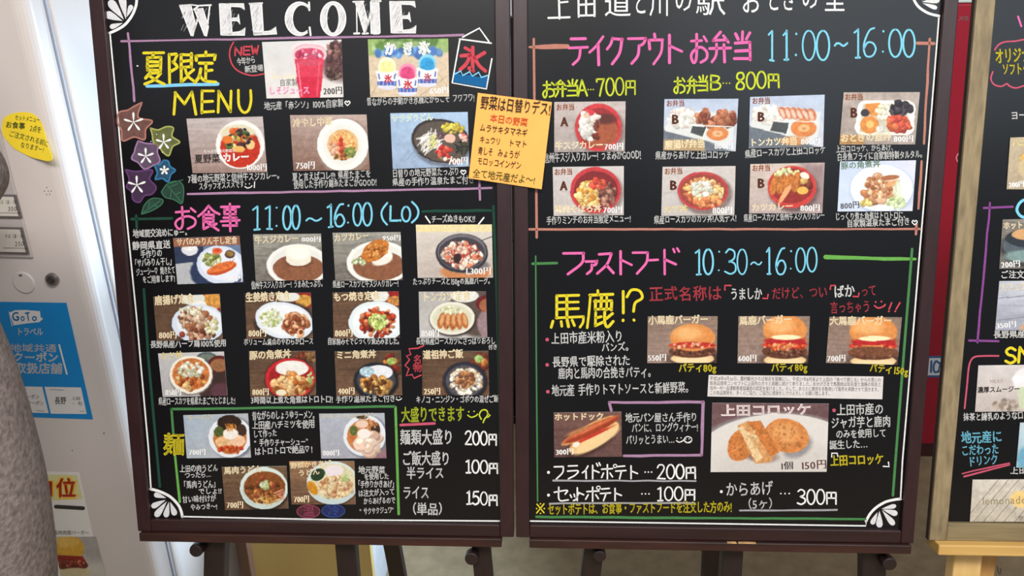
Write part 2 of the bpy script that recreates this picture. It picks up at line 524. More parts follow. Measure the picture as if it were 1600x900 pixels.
VT = mean_v([(500, -70), (1100, -70)])
L_ul, L_ur = mean_u([(138, 0), (172, 360), (212, 800)]), mean_u([(796, 0), (799.5, 420), (804.5, 838)])
L_vb = mean_v([(217, 829.5), (510, 835), (784, 840.5)])
L_wl = mean_u([(161, 0), (233, 800)]) - L_ul
L_wr = L_ur - mean_u([(770.5, 0), (783.5, 800)])
L_wb = mean_v([(240, 812.5), (510, 818), (780, 818.5)]) - L_vb
R_ul, R_ur = mean_u([(800, 0), (803, 420), (806.6, 838)]), mean_u([(1498, 0), (1463, 420), (1429, 846)])
R_vb = mean_v([(828, 840.5), (1100, 845), (1425, 849)])
R_wl = mean_u([(824, 0), (826.5, 800)]) - R_ul
R_wr = R_ur - mean_u([(1476, 0), (1412, 800)])
R_wb = mean_v([(840, 820), (1100, 825), (1400, 831)]) - R_vb
T_ul = mean_u([(1521, 0), (1457, 843)])
T_wl = mean_u([(1553.5, 0), (1484, 818)]) - T_ul
T_vb = mean_v([(1462, 846), (1598, 846)])
T_wb = mean_v([(1484, 819), (1598, 819)]) - T_vb

board_l = chalkboard('dark framed chalkboard headed WELCOME with summer menu and set meal photos', L_ul, L_ur - .0004, L_vb, VT, L_wl, L_wr, L_wb, 0.024, frame_m, frame_h)
board_r = chalkboard('dark framed chalkboard listing takeout lunch boxes above and fast food below', R_ul + .0004, R_ur, R_vb, VT, R_wl, R_wr, R_wb, 0.024, frame_m, frame_h)
board_t = chalkboard('olive wood framed chalkboard of soft serve and drinks on pale pine easel', T_ul, T_ul + 0.62, T_vb, VT + .03, T_wl, T_wl, T_wb, 0.03, olive_v, olive_h, h0=-0.0035)
side_m = mat('dark_board_edge', (60, 46, 36), rough=0.6)
slab('edge_strip', T_ul - 0.0012, T_ul - 0.0001, T_vb, VT + .03, -0.0035, 0.005, side_m, board_t)
slab('edge_strip', T_ul + 0.6201, T_ul + 0.6212, T_vb, VT + .03, -0.0035, 0.005, side_m, board_t)

# ------------------------------------------------------------------ easels
def to_floor(a, b):
    d = b - a
    return a + d * (a[2] / -d[2])

def plane_leg(root, x1, x2, y1, y2, half, material, h=-0.032, up=0.5, dep=0.012, name='leg'):
    a, b = PL.front(x1, y1, -0.02), PL.front(x2, y2, -0.02)
    a, b = a + N * (h + 0.02), b + N * (h + 0.02)
    foot = to_floor(a, b)
    top = a + (a - b) / np.linalg.norm(a - b) * up
    o = prism_between(name, foot + np.array((0, 0, .0015)), top, X, N, half, dep, material, root, 0.0025)
    return o

def ledge(root, x0, x1, vtop, pyb, pxm, material, h1=0.0125):
    ua, ub = mean_u([x0], h1), mean_u([x1], h1)
    vb_ = uv(pxm, pyb, h1)[1]
    o = slab('ledge', ua, ub, vb_, vtop - 0.0003, -0.02, h1, material, root, 0.0016)
    return ua, ub, vb_

def peg(root, px, py, r, material):
    c = PL.front(px, py, -0.004)
    cyl('peg', c - N * 0.014, c + N * 0.004, r, r, material, root, 0.002, 24)

def floor_under(u, v):
    p = bp(u, v, -0.03)
    return np.array((p[0], p[1], 0.0))

ez_l = empty('easel', floor_under((L_ul + L_ur) / 2, L_vb), 'dark brown wooden easel under the WELCOME chalkboard beside white ticket machine', 'easel')
lu0, lu1, lvb = ledge(ez_l, (217.5, 843), (783.5, 849), L_vb, 851, 500, ledge_m)
plane_leg(ez_l, 334.5, 333.5, 858, 898, 0.0175, leg_m)
plane_leg(ez_l, 539, 542.5, 858, 898, 0.0165, leg_m)
plane_leg(ez_l, 751, 754.5, 858, 898, 0.0150, leg_m)
peg(ez_l, 307, 859.5, 0.0108, leg_m)
peg(ez_l, 737, 872, 0.0108, leg_m)

ez_r = empty('easel', floor_under((R_ul + R_ur) / 2, R_vb), 'dark brown wooden easel under the takeout and fast food chalkboard', 'easel')
ru0, ru1, rvb = ledge(ez_r, (827, 848), (1424.5, 858), R_vb, 861, 1100, ledge_m)
plane_leg(ez_r, 928.5, 923.5, 858, 898, 0.0160, leg_m)
plane_leg(ez_r, 1145.5, 1143.5, 866, 898, 0.0165, leg_m)
plane_leg(ez_r, 1366.5, 1366.5, 868, 898, 0.0185, leg_m)
peg(ez_r, 937, 868, 0.0100, leg_m)
peg(ez_r, 1389, 880, 0.0108, leg_m)

def rear_leg(root, x1, x2, y1, y2, half, material, Y, top_z=1.0):
    a = on_plane(x1, y1, (0, Y, 0), np.array((0, -1.0, 0)))
    b = on_plane(x2, y2, (0, Y, 0), np.array((0, -1.0, 0)))
    foot = to_floor(a, b) + np.array((0, 0, .0015))
    top = a + (a - b) * ((top_z - a[2]) / (a[2] - b[2]))
    prism_between('rear_leg', foot, top, X, np.array((0, 1.0, 0)), half, 0.012, material, root, 0.002)
rleg_m = wood('rear_leg_wood', (88, 60, 46), (110, 78, 60), 0.5, scale=22, stretch=(3, 3, 0.3))
rear_leg(ez_l, 381, 388, 858, 898, 0.0125, rleg_m, 1.28, 0.95)
rear_leg(ez_l, 614.5, 622, 858, 898, 0.0165, leg_m, 1.28, 0.95)
rear_leg(ez_r, 1111, 1109.5, 866, 898, 0.0175, leg_m, 1.30, 0.95)
# patches of bare wood worn through the varnish, along the ledge corners
for rt, pts in ((ez_r, [(1144, 841.8, 8), (1168, 842.8, 15)]),):
    for x, y, w in pts:
        u_, _ = uv(x, y, 0.0126)
        vt_ = (L_vb if rt is ez_l else R_vb)
        slab('worn_patch', u_ - w * .0009, u_ + w * .0009, vt_ - 0.0016, vt_ - 0.0002, 0.0078, 0.0131, worn_m, rt, 0.0005)

ez_t = empty('easel', floor_under(T_ul + .31, T_vb), 'pale pine easel under the olive framed drinks chalkboard', 'easel')
t_v = uv(1530, 869, 0.02)[1]
slab('ledge', uv(1467, 858, 0.02)[0], uv(1467, 858, 0.02)[0] + 0.6, t_v, T_vb - .0003, -0.02, 0.02, pine_m, ez_t, 0.002)
plane_leg(ez_t, 1513.5, 1510.5, 872, 898, 0.0215, pine_v)
tl = plane_leg(ez_t, 1557.5, 1553.5, 872, 898, 0.0175, tan_m, h=-0.058)
plane_leg(ez_t, 1950, 1935, 872, 898, 0.0215, pine_v)
k_ = bp(uv(1455, 843, -.01)[0], uv(1455, 843, -.01)[1], -0.0195)
inkm = mat('dark_marker', (42, 36, 34), rough=0.7)
ik = Ink()
ik.line([(1557.5, 885), (1559.5, 893), (1562.5, 896.5), (1563.5, 891), (1562, 888)], 1.3, smooth=True)
ik.build('marker_scribble', Flat(PL.p0 - N * 0.0458, N), 0.0004, inkm, ez_t)

# ------------------------------------------------------------------ meal-ticket machine at the left
th = math.radians(4.0)
aL = np.array((-math.cos(th), math.sin(th), 0.0))      # leftwards along its front
bD = np.array((math.sin(th), math.cos(th), 0.0))       # into its depth
nF = -bD
K0 = on_plane(147, 480, (0, 1.17, 0), np.array((0, -1.0, 0)))
K0 = np.array((K0[0], K0[1], 0.0))
MF = Flat(K0, nF)
white_m = mat('machine_paint', (204, 195, 190), rough=0.32, spec=0.5, noise=0.02, scale=5)
mach = empty('ticket_machine', K0 + aL * .35 + bD * .3, 'off-white meal ticket machine with stickers on its front, left of the chalkboards', 'ticket machine')
def mbox(name, l0, l1, d0, d1, z0, z1, material, parent, bev=0.0):
    c = []
    for z in (z0, z1):
        for l, d in ((l0, d0), (l1, d0), (l1, d1), (l0, d1)):
            c.append(K0 + aL * l + bD * d + np.array((0, 0, z)))
    return hexa(name, c, material, parent, bev)
o = mbox('door', 0, 0.72, 0.0, 0.058, 0.06, 1.78, white_m, mach, 0.020)
o.modifiers['bevel'].segments = 6
for p in o.data.polygons: p.use_smooth = False
mbox('body', 0.001, 0.72, 0.0625, 0.45, 0.0, 1.80, white_m, mach, 0.004)
mbox('door_gasket', 0.005, 0.715, 0.0575, 0.063, 0.07, 1.77, mat('grey_gasket', (170, 172, 182), rough=0.7), mach)
# recessed-looking button panel whose edge shows at the frame's left
gp = mat('panel_grey', (178, 170, 167), rough=0.4)
def mquad(px, py):
    p = MF.at(px, py)
    return float((p - K0) @ aL), float(p[2])
l1, z1 = mquad(53, 402)
mbox('button_panel', l1, l1 + 0.36, -0.004, 0.001, z1, z1 + 0.62, gp, mach, 0.0015)
lab_m = mat('label_card', (206, 200, 190), rough=0.5)
rim_m = mat('label_rim', (96, 90, 88), rough=0.4)
tx_m = mat('black_print', (45, 42, 42), rough=0.6)
for (xr, yt, yb, price) in ((38, 303, 341, '350'), (49, 354, 397, '250')):
    la, zb = mquad(xr, yb - 2)
    _, zt = mquad(xr - 5, yt)
    f_ = mbox('ticket_button', la, la + 0.085, -0.0075, -0.0035, zb, zt, rim_m, mach, 0.001)
    c_ = mbox('label', la + .0035, la + 0.0815, -0.0082, -0.0070, zb + .0035, zt - .003, lab_m, f_)
    c_.parent = f_; 
    FF = Flat(K0 + nF * 0.0083, nF)
    ik = Ink()
    wm = (yb - yt)
    write(ik, 'そば（温・冷）', xr - 42, yt + wm * .42, xr - 9, yt + wm * .42, 6)
    write(ik, price, xr - 26, yt + wm * .72, xr - 11, yt + wm * .72, 9)
    ik.line([(xr - 44, yt + wm * .78), (xr - 6, yt + wm * .79)], 0.8)
    ik.build('lettering', FF, 0.0, tx_m, f_)
# speaker holes
ik = Ink()
for x, y in ((73, 293), (69.5, 298.5), (75.5, 298.5), (80, 298.5), (73, 304), (78, 303.5)):
    ik.disc(x, y, 0.9, 0.9, 8)
ik.build('speaker_hole', MF, 0.0002, mat('hole_black', (70, 62, 60), rough=0.9), mach)
# lock
c = MF.at(83, 436)
lk = cyl('lock', c - nF * 0.002, c + nF * 0.006, 0.0118, 0.0108, mat('chrome', (150, 145, 142), rough=0.25, metal=0.9), mach, 0.0015, 28)
cyl('key_cylinder', c + nF * 0.004, c + nF * 0.0072, 0.0068, 0.0064, mat('lock_core', (92, 86, 84), rough=0.35, metal=0.9), lk, 0.0006, 22)
ik = Ink(); ik.line([(82, 440), (83, 433)], 1.8); ik.build('keyhole', MF, 0.0074, mat('hole_black', (20, 20, 20)), lk)
# coin return flap disc
c = MF.at(38, 441)
ds = cyl('round_cap', c - nF * 0.001, c + nF * 0.003, 0.0195, 0.0188, white_m, mach, 0.0008, 32)
ik = Ink(); ik.disc(34, 429.5, 3, 1.8); ik.build('mark', MF, 0.0032, rim_m, ds)
# screw marks
ik = Ink(); ik.disc(162.5, 677, 1.3); ik.disc(113, 704, 1); ik.build('pit', MF, 0.0002, rim_m, mach)

def sheet(name, flat, quad, h, thick, material, label, cat, group=None, bev=0):
    """thin sheet lying on a plane, corners TL TR BR BL"""
    V = flat.many(quad, h)
    W = V + flat.n * thick
    o = hexa(name, list(V) + list(W), material, None, 0, origin=V.mean(axis=0))
    return tag(o, label, cat, group)

# GoTo sticker
gt = sheet('coupon_sticker', MF, [(-40, 471), (104, 473), (145.5, 655), (5, 650)], 0.0003, 0.0005, mat('sticker_blue', (8, 126, 190), rough=0.4, spec=0.3),
           'blue coupon sticker with white GoTo flag stuck on the ticket machine', 'sticker')
wp = mat('sticker_white', (214, 210, 206), rough=0.5)
bl = mat('sticker_blue', None)
FS = 0.0009
ik = Ink()
ik.poly([(15.5, 488), (24, 484.5), (40, 484), (63, 486), (64, 495), (68, 498), (64, 501), (62, 503), (42, 505), (22, 508)])
ik.line([(15, 487), (19.5, 509)], 1.2)
write(ik, 'トラベル', 26, 524, 68, 524, 12, off=0.02)
write(ik, '地域共通', 16, 549, 89, 550, 12, off=0.012)
write(ik, 'クーポン', 20, 564.5, 92, 565.5, 14, off=0.03)
write(ik, '取扱店舗', 23, 582.5, 98, 584, 16, off=0.02)
ik.line([(8, 537), (19.5, 581)], 2.6); ik.line([(93, 538.5), (105, 584)], 2.6)
ik.poly([(12, 603), (66.5, 604), (76.5, 645), (22, 644)])
ik.poly([(70, 604), (127, 605), (136, 646.5), (80, 646)])
ik.build('white_print', MF, FS, wp, gt)
ik = Ink()
for ch, xa, xb in (('G', 20, 32), ('o', 33.5, 41), ('T', 42, 50), ('o', 51, 60)):
    write(ik, ch, xa, 502, xb, 500.5, 17 if ch in 'GT' else 14, off=0.02)
ik.build('blue_lettering', MF, FS + .0003, bl, gt)
for tx in (('地域クーポン', 22, 622, 62, 623, 6.5), ('電子クーポン', 30, 632, 69, 633, 6.5), ('長野', 86, 631, 104, 631, 11, .01), ('上田', 112, 624, 126, 625, 5), ('・ 旬', 112, 633, 129, 633, 6)):
    ik = Ink(); write(ik, *tx); ik.build('black_lettering', MF, FS + .0003, tx_m, gt)
for P in ([(22, 606.5), (42, 607.5)], [(78, 608), (100, 609)], [(58, 641), (70, 642)], [(125, 642), (133, 642.5)]):
    ik = Ink(); ik.line(P, .6); ik.build('fine_print', MF, FS + .0003, tx_m, gt)

# ranking poster
po = sheet('ranking_poster', MF, [(20, 735), (123.5, 738), (166, 925), (55, 922)], 0.0003, 0.0006, mat('poster_white', (226, 222, 216), rough=0.5),
           'white poster marked 1位 in red above a burger picture, low on machine', 'poster')
ik = Ink(); ik.poly([(60, 741), (121, 741.5), (130, 779), (70, 782)])
ik.build('yellow_ground', MF, .0011, mat('pale_lemon', (216, 208, 150), rough=.5), po)
ik = Ink(); write(ik, '1', 68, 778, 87, 778, 33, off=.06); write(ik, '位', 86, 778, 122, 778, 31, off=0.07)
ik.build('yellow_outline', MF, .0013, mat('poster_yellow', (232, 196, 60), rough=.5), po)
ik = Ink(); write(ik, '1', 70, 776, 85, 776, 30, off=.03); write(ik, '位', 88, 776, 120, 776, 28, off=0.03)
ik.build('red_lettering', MF, .0016, mat('poster_red', (196, 52, 28), rough=.5), po)
for P, w_ in (([(88, 791), (130.5, 793.5)], 6), ([(76, 780), (79, 784)], 4)):
    ik = Ink(); ik.line(P, w_); ik.build('black_bar', MF, .0013, tx_m, po)
ik = Ink(); write(ik, '馬肉肉感バーガー', 84, 835, 140, 835, 6.5); ik.build('black_lettering', MF, .0013, tx_m, po)

# round yellow memo, its lower right corner curling off the machine
mo_pts = [(3, 201), (6, 186), (13, 180), (23, 176.5), (38, 175), (50, 177), (58, 182), (65, 191), (70, 204), (76, 220), (83, 233), (90, 243),
          (89, 247.5), (80, 249.5), (66, 248), (50, 245), (36, 239), (22, 231), (11, 219), (5, 210)]
memo_m = mat('yellow_memo', (236, 206, 44), rough=0.6, noise=0.04, scale=30)
mpts = catmull(mo_pts + [mo_pts[0]], 4)[:-1]
cen = np.array((42.0, 212.0))
vs, fs = [], []
rings = 5
for r_ in range(rings + 1):
    for p in mpts:
        q = cen + (p - cen) * (r_ / rings)
        lift = 0.001 + 0.012 * max(0.0, ((q[0] - 52) + (q[1] - 205) * .55) / 60.0) ** 2
        vs.append(MF.at(q[0], q[1], lift))
n_ = len(mpts)
for r_ in range(rings):
    for i in range(n_):
        fs.append((r_ * n_ + i, r_ * n_ + (i + 1) % n_, (r_ + 1) * n_ + (i + 1) % n_, (r_ + 1) * n_ + i))
memo = mesh('paper_memo', vs, fs, memo_m, None, origin=MF.at(42, 212))
sd = memo.modifiers.new('thickness', 'SOLIDIFY'); sd.thickness = 0.0005
tag(memo, 'round yellow paper memo with curled corner stuck on the ticket machine', 'memo')
ik = Ink()
write(ik, 'セットメニュー', 24, 187, 63, 191.5, 8.5); write(ik, 'お食事', 9, 199, 40, 202, 10, off=.008); write(ik, '2点を', 47, 204, 65, 208, 10)
write(ik, 'ご注文される前に', 14, 212, 79, 229, 9); write(ik, 'なりますー！', 32, 230, 76, 239, 9)
mv = Ink()
if ik.v:
    P_ = np.vstack(ik.v)
    W_ = np.array([MF.at(q[0], q[1], 0.0016 + 0.012 * max(0.0, ((q[0] - 52) + (q[1] - 205) * .55) / 60.0) ** 2) for q in P_])
    lt = mesh('lettering', W_, ik.f, mat('green_marker', (44, 78, 40), rough=.7), memo)

# ------------------------------------------------------------------ things behind the boards
cream_m = mat('cream_panel', (212, 182, 112), rough=0.5, noise=0.04, scale=6)
cxa = on_plane(383, 880, (0, 1.42, 0), np.array((0, -1.0, 0)))[0]
cxb = on_plane(581, 880, (0, 1.42, 0), np.array((0, -1.0, 0)))[0]
cab = empty('low_cabinet', (cxa * .5 + cxb * .5, 1.62, 0), 'low cream cabinet standing behind the WELCOME chalkboard easel', 'cabinet')
box('door', cxa, cxb, 1.42, 1.442, 0.012, 0.375, cream_m, cab, 0.004)
box('body', cxa + .004, cxb - .002, 1.4425, 1.80, 0.0, 0.385, mat('cabinet_white', (196, 196, 200), rough=.5, noise=.1, scale=30), cab, 0.003)
box('handle', cxb - .05, cxb - .038, 1.408, 1.4195, 0.26, 0.36, mat('chrome', None), cab, 0.003)

# red freezer behind the right-hand boards
fz_y = 2.1
nY = np.array((0, -1.0, 0))
def fy(px, py, y=fz_y):
    return on_plane(px, py, (0, y, 0), nY)
fx0, fx1 = fy(1395, 400)[0], fy(1552, 100)[0] + .12
red_m = mat('red_gloss', (152, 26, 46), rough=0.45, spec=0.3, noise=0.03, scale=3)
fzr = empty('display_freezer', ((fx0 + fx1) / 2, fz_y + .3, 0), 'tall red freezer cabinet standing between and behind the two right chalkboards', 'freezer')
ztop = fy(1506, 5)[2]
box('cabinet', fx0, fx1, fz_y, fz_y + .6, 0.05, ztop, red_m, fzr, 0.006)
box('kick_plate', fx0 + .01, fx1 - .01, fz_y + .01, fz_y + .58, 0.0, 0.0495, mat('kick_dark', (60, 20, 26), rough=.5), fzr)
box('header', fx0, fx1, fz_y, fz_y + .6, ztop + .0005, ztop + .3, mat('header_white', (206, 220, 218), rough=.35), fzr, 0.004)
FZ = Flat((0, fz_y, 0), nY)
ik = Ink(); write(ik, '冷凍', 1498.5, 33, 1513, 32, 7, off=.02); ik.build('white_lettering', FZ, .001, mat('pale_pink_print', (216, 150, 160), rough=.4), fzr)
ik = Ink(); ik.line([(1499, 238), (1495, 243), (1494, 248), (1496.5, 253)], 1.6, smooth=True)
ik.build('white_curve', FZ, .001, mat('pale_pink_print', (216, 150, 160), rough=.4), fzr)
ik = Ink(); ik.poly([(1452, 556), (1473, 556), (1470, 589), (1449, 589)]); ik.build('badge', FZ, .001, mat('badge_white', (214, 216, 220), rough=.4), fzr)
ik = Ink()
ik.line([(1450, 557.5), (1473, 557.5)], 3); ik.line([(1450, 587.5), (1470, 587.5)], 3)
ik.line([(1455, 564), (1454.5, 581)], 3); ik.line([(1467, 567), (1462, 564), (1458.5, 572), (1460, 581), (1466, 580)], 3, smooth=True); ik.line([(1469, 566), (1467, 575), (1466, 581)], 2)
ik.build('blue_lettering', FZ, .0016, mat('badge_blue', (40, 92, 150), rough=.4), fzr)

# black screen and ribbed white shutter seen through the gap between the boards
box_y = 2.4
gx = fy(799, 60, box_y)[0]
scr = empty('black_display', (gx, box_y + .05, 0), 'black display panel glimpsed through the gap between the two dark boards', 'display')
zs = fy(797, 25, box_y)[2]
box('screen', gx - .3, gx + .3, box_y, box_y + .04, 0.62, zs, mat('screen_black', (12, 11, 13), rough=.3), scr, .004)
box('stand', gx - .05, gx + .05, box_y + .008, box_y + .032, 0.0305, 0.619, mat('screen_black', None), scr, .002)
box('base', gx - .25, gx + .25, box_y - .12, box_y + .16, 0.0, 0.03, mat('screen_black', None), scr, .004)
sh = empty('ribbed_shutter', (gx, 3.2, 0), 'white ribbed shutter standing behind the black display panel', 'shutter')
for i in range(24):
    box('slat', gx - .36 + i * .03, gx - .36 + i * .03 + .026, 3.2, 3.22, 0.0, 2.2, mat('shutter_white', (226, 228, 230), rough=.4), sh)
box('backing', gx - .37, gx + .37, 3.221, 3.235, 0.0, 2.2, mat('shutter_grey', (120, 120, 124), rough=.5), sh)

# ------------------------------------------------------------------ the customer at the machine, only a fleece edge in view
pY = 0.80
sil = [(130, -62), (180, -42), (215, -14), (240, 1), (266, 13), (289, 16), (314, 8), (345, -10), (400, -26), (460, -24), (510, -10), (545, 0), (598, 19),
       (650, 38), (713, 58), (761, 72), (809, 83), (852, 89), (900, 96), (960, 99), (1040, 96), (1130, 84)]
prof = [on_plane(x - 19 - max(0, y - 450) * .022 - (9 if 330 < y < 560 else 0), y, (0, pY, 0), nY) for y, x in sil]
prof = prof[1:]
per = empty('person', (prof[13][0] - .24, pY, 0), 'person in a mottled grey fleece coat standing at the ticket machine, cut off', 'person')
pc = prof[13][0] - .235

N_ = 32
zs0 = prof[0][2]
rings = [(.052, .052, zs0 + .075), (.060, .060, zs0 + .05), (.095, .075, zs0 + .035), (.150, .090, zs0 + .018)]
vs, fs = [], []
for rx, ry, z in rings:
    vs += [(pc + rx * math.cos(t), pY + ry * math.sin(t), z) for t in np.linspace(0, 2 * math.pi, N_, endpoint=False)]
for k, p in enumerate(prof):
    rx, ry = p[0] - pc, .105 + .055 * min(1, k / 5)
    vs += [(pc + rx * math.cos(t), pY + ry * math.sin(t), p[2]) for t in np.linspace(0, 2 * math.pi, N_, endpoint=False)]
nr = len(rings) + len(prof)
for k in range(nr - 1):
    for i in range(N_):
        fs.append((k * N_ + i, k * N_ + (i + 1) % N_, (k + 1) * N_ + (i + 1) % N_, (k + 1) * N_ + i))
fleece = mat('grey_fleece', (136, 126, 123), rough=0.95, spec=0.1, noise=0.34, scale=130, bump=1.0)
coat = recalc(mesh('fleece_coat', vs, fs, fleece, per, smooth=True))
sd = coat.modifiers.new('thickness', 'SOLIDIFY'); sd.thickness = .006
sub = coat.modifiers.new('sub', 'SUBSURF'); sub.levels = 2; sub.render_levels = 2

def skinned(name, chains, material, levels=2, root_key=0):
    """one continuous limb network grown over connected joints: chains of (x, y, z, radius), shared joints merge"""
    pts, rad, ed = [], [], []
    def idx(q):
        for n, p in enumerate(pts):
            if max(abs(p[a] - q[a]) for a in range(3)) < 1e-5:
                return n
        pts.append(tuple(q[:3])); rad.append(q[3])
        return len(pts) - 1
    for ch in chains:
        ids = [idx(q) for q in ch]
        ed += [(a, b) for a, b in zip(ids, ids[1:])]
    me = bpy.data.meshes.new(name)
    base = ORIGIN[per]
    me.from_pydata([tuple(np.array(p) - base) for p in pts], ed, [])
    o = bpy.data.objects.new(name, me); COL.objects.link(o); o.parent = per
    o.modifiers.new('skin', 'SKIN').use_smooth_shade = True
    for n, v in enumerate(me.skin_vertices[0].data):
        r = rad[n]
        v.radius = (r, r) if np.isscalar(r) else r
        v.use_root = (n == root_key)
    sb = o.modifiers.new('sub', 'SUBSURF'); sb.levels = 1; sb.render_levels = levels
    me.materials.append(material)
    ORIGIN[o] = base
    return o

zN = zs0 + .06
def P_(dx, dy, z, r): return (pc + dx, pY + dy, z, r)
pelvis, chest, neck = P_(0, 0, .74, .10), P_(0, 0, zs0 - .1, .095), P_(0, .005, zN, .046)
head_c = P_(0, .02, zN + .13, .078)
chains = [[pelvis, chest, neck, P_(0, .015, zN + .06, .055), head_c, P_(0, .01, zN + .19, .062)],
          [head_c, P_(0, .088, zN + .118, .014)], [P_(0, .015, zN + .06, .055), P_(0, .062, zN + .058, .036)],
          [head_c, P_(.078, .01, zN + .125, .014)], [head_c, P_(-.078, .01, zN + .125, .014)]]
for s in (-1, 1):
    sh, el, wr = P_(s * .14, 0, zs0 - .03, .048), P_(s * .145, .03, zs0 - .26, .038), P_(s * .045, .19, zs0 - .20, .026)
    palm = P_(s * .035, .235, zs0 - .175, .028)
    chains.append([chest, sh, el, wr, palm])
    for f in range(4):
        fx = s * .035 + (f - 1.5) * .017
        l_ = (.030, .036, .033, .026)[f]
        chains.append([palm, P_(fx, .265, zs0 - .165, .0088), P_(fx, .265 + l_ * .7, zs0 - .165, .008), P_(fx, .265 + l_ * 1.2, zs0 - .178, .0068)])
    chains.append([palm, P_(s * .035 - s * .034, .245, zs0 - .168, .009), P_(s * .035 - s * .044, .272, zs0 - .17, .0075)])
    hp = P_(s * .085, 0, .66, .078)
    chains.append([pelvis, hp, P_(s * .09, .02, .42, .052), P_(s * .09, -.01, .09, .036), P_(s * .09, .03, .045, .036), P_(s * .095, .12, .035, .030)])
skinned('body', chains, mat('skin', (214, 172, 148), rough=.55))
# clothes that follow the body
skinned('trousers', [[P_(0, 0, .74, .108), P_(s * .085, 0, .66, .092), P_(s * .09, .02, .42, .068), P_(s * .09, -.008, .10, .054)] for s in (-1, 1)], mat('dark_trousers', (44, 46, 56), rough=.8))
for s in (-1, 1):
    skinned('shoe', [[P_(s * .09, -.04, .042, .040), P_(s * .092, .04, .043, .043), P_(s * .096, .14, .036, .035)]], mat('shoe_black', (30, 29, 30), rough=.5))
    skinned('sleeve', [[P_(s * .125, 0, zs0 - .015, .062), P_(s * .14, .005, zs0 - .06, .064), P_(s * .147, .03, zs0 - .26, .054), P_(s * .055, .175, zs0 - .205, .042)]], fleece)
hair_v, hair_f = [], []
for a in range(9):
    ph = math.pi * (.02 + .62 * a / 8)
    for b in range(24):
        t = 2 * math.pi * b / 24
        drop = .055 * max(0, -math.sin(t)) * (a / 8) ** 2
        lift = .075 * max(0, math.sin(t)) * (a / 8) ** 2
        hair_v.append((pc + .094 * math.sin(ph) * math.cos(t), pY + .012 + .102 * math.sin(ph) * math.sin(t), zN + .15 + .105 * math.cos(ph) - drop + lift))
for a in range(8):
    for b in range(24):
        hair_f.append((a * 24 + b, (a + 1) * 24 + b, (a + 1) * 24 + (b + 1) % 24, a * 24 + (b + 1) % 24))
hair_f.append(tuple(range(24)))
hr = recalc(mesh('hair', hair_v, hair_f, mat('dark_hair', (36, 30, 28), rough=.5, noise=.3, scale=60, stretch=(8, 8, .6)), per, smooth=True))
sd = hr.modifiers.new('thickness', 'SOLIDIFY'); sd.thickness = .01
# ------------------------------------------------------------------ printed photo cards: each picture is a fine grid of inked points
def vnoise(h, w, sx, sy):
    gx, gy = max(2, int(w / sx) + 2), max(2, int(h / sy) + 2)
    g = rng.random((gy, gx))
    yy = np.linspace(0, gy - 1.001, h); xx = np.linspace(0, gx - 1.001, w)
    y0 = yy.astype(int); x0 = xx.astype(int)
    fy_ = (yy - y0)[:, None]; fx_ = (xx - x0)[None, :]
    a = g[np.ix_(y0, x0)]; b = g[np.ix_(y0, x0 + 1)]; c = g[np.ix_(y0 + 1, x0)]; d = g[np.ix_(y0 + 1, x0 + 1)]
    return (a * (1 - fx_) + b * fx_) * (1 - fy_) + (c * (1 - fx_) + d * fx_) * fy_ - 0.5

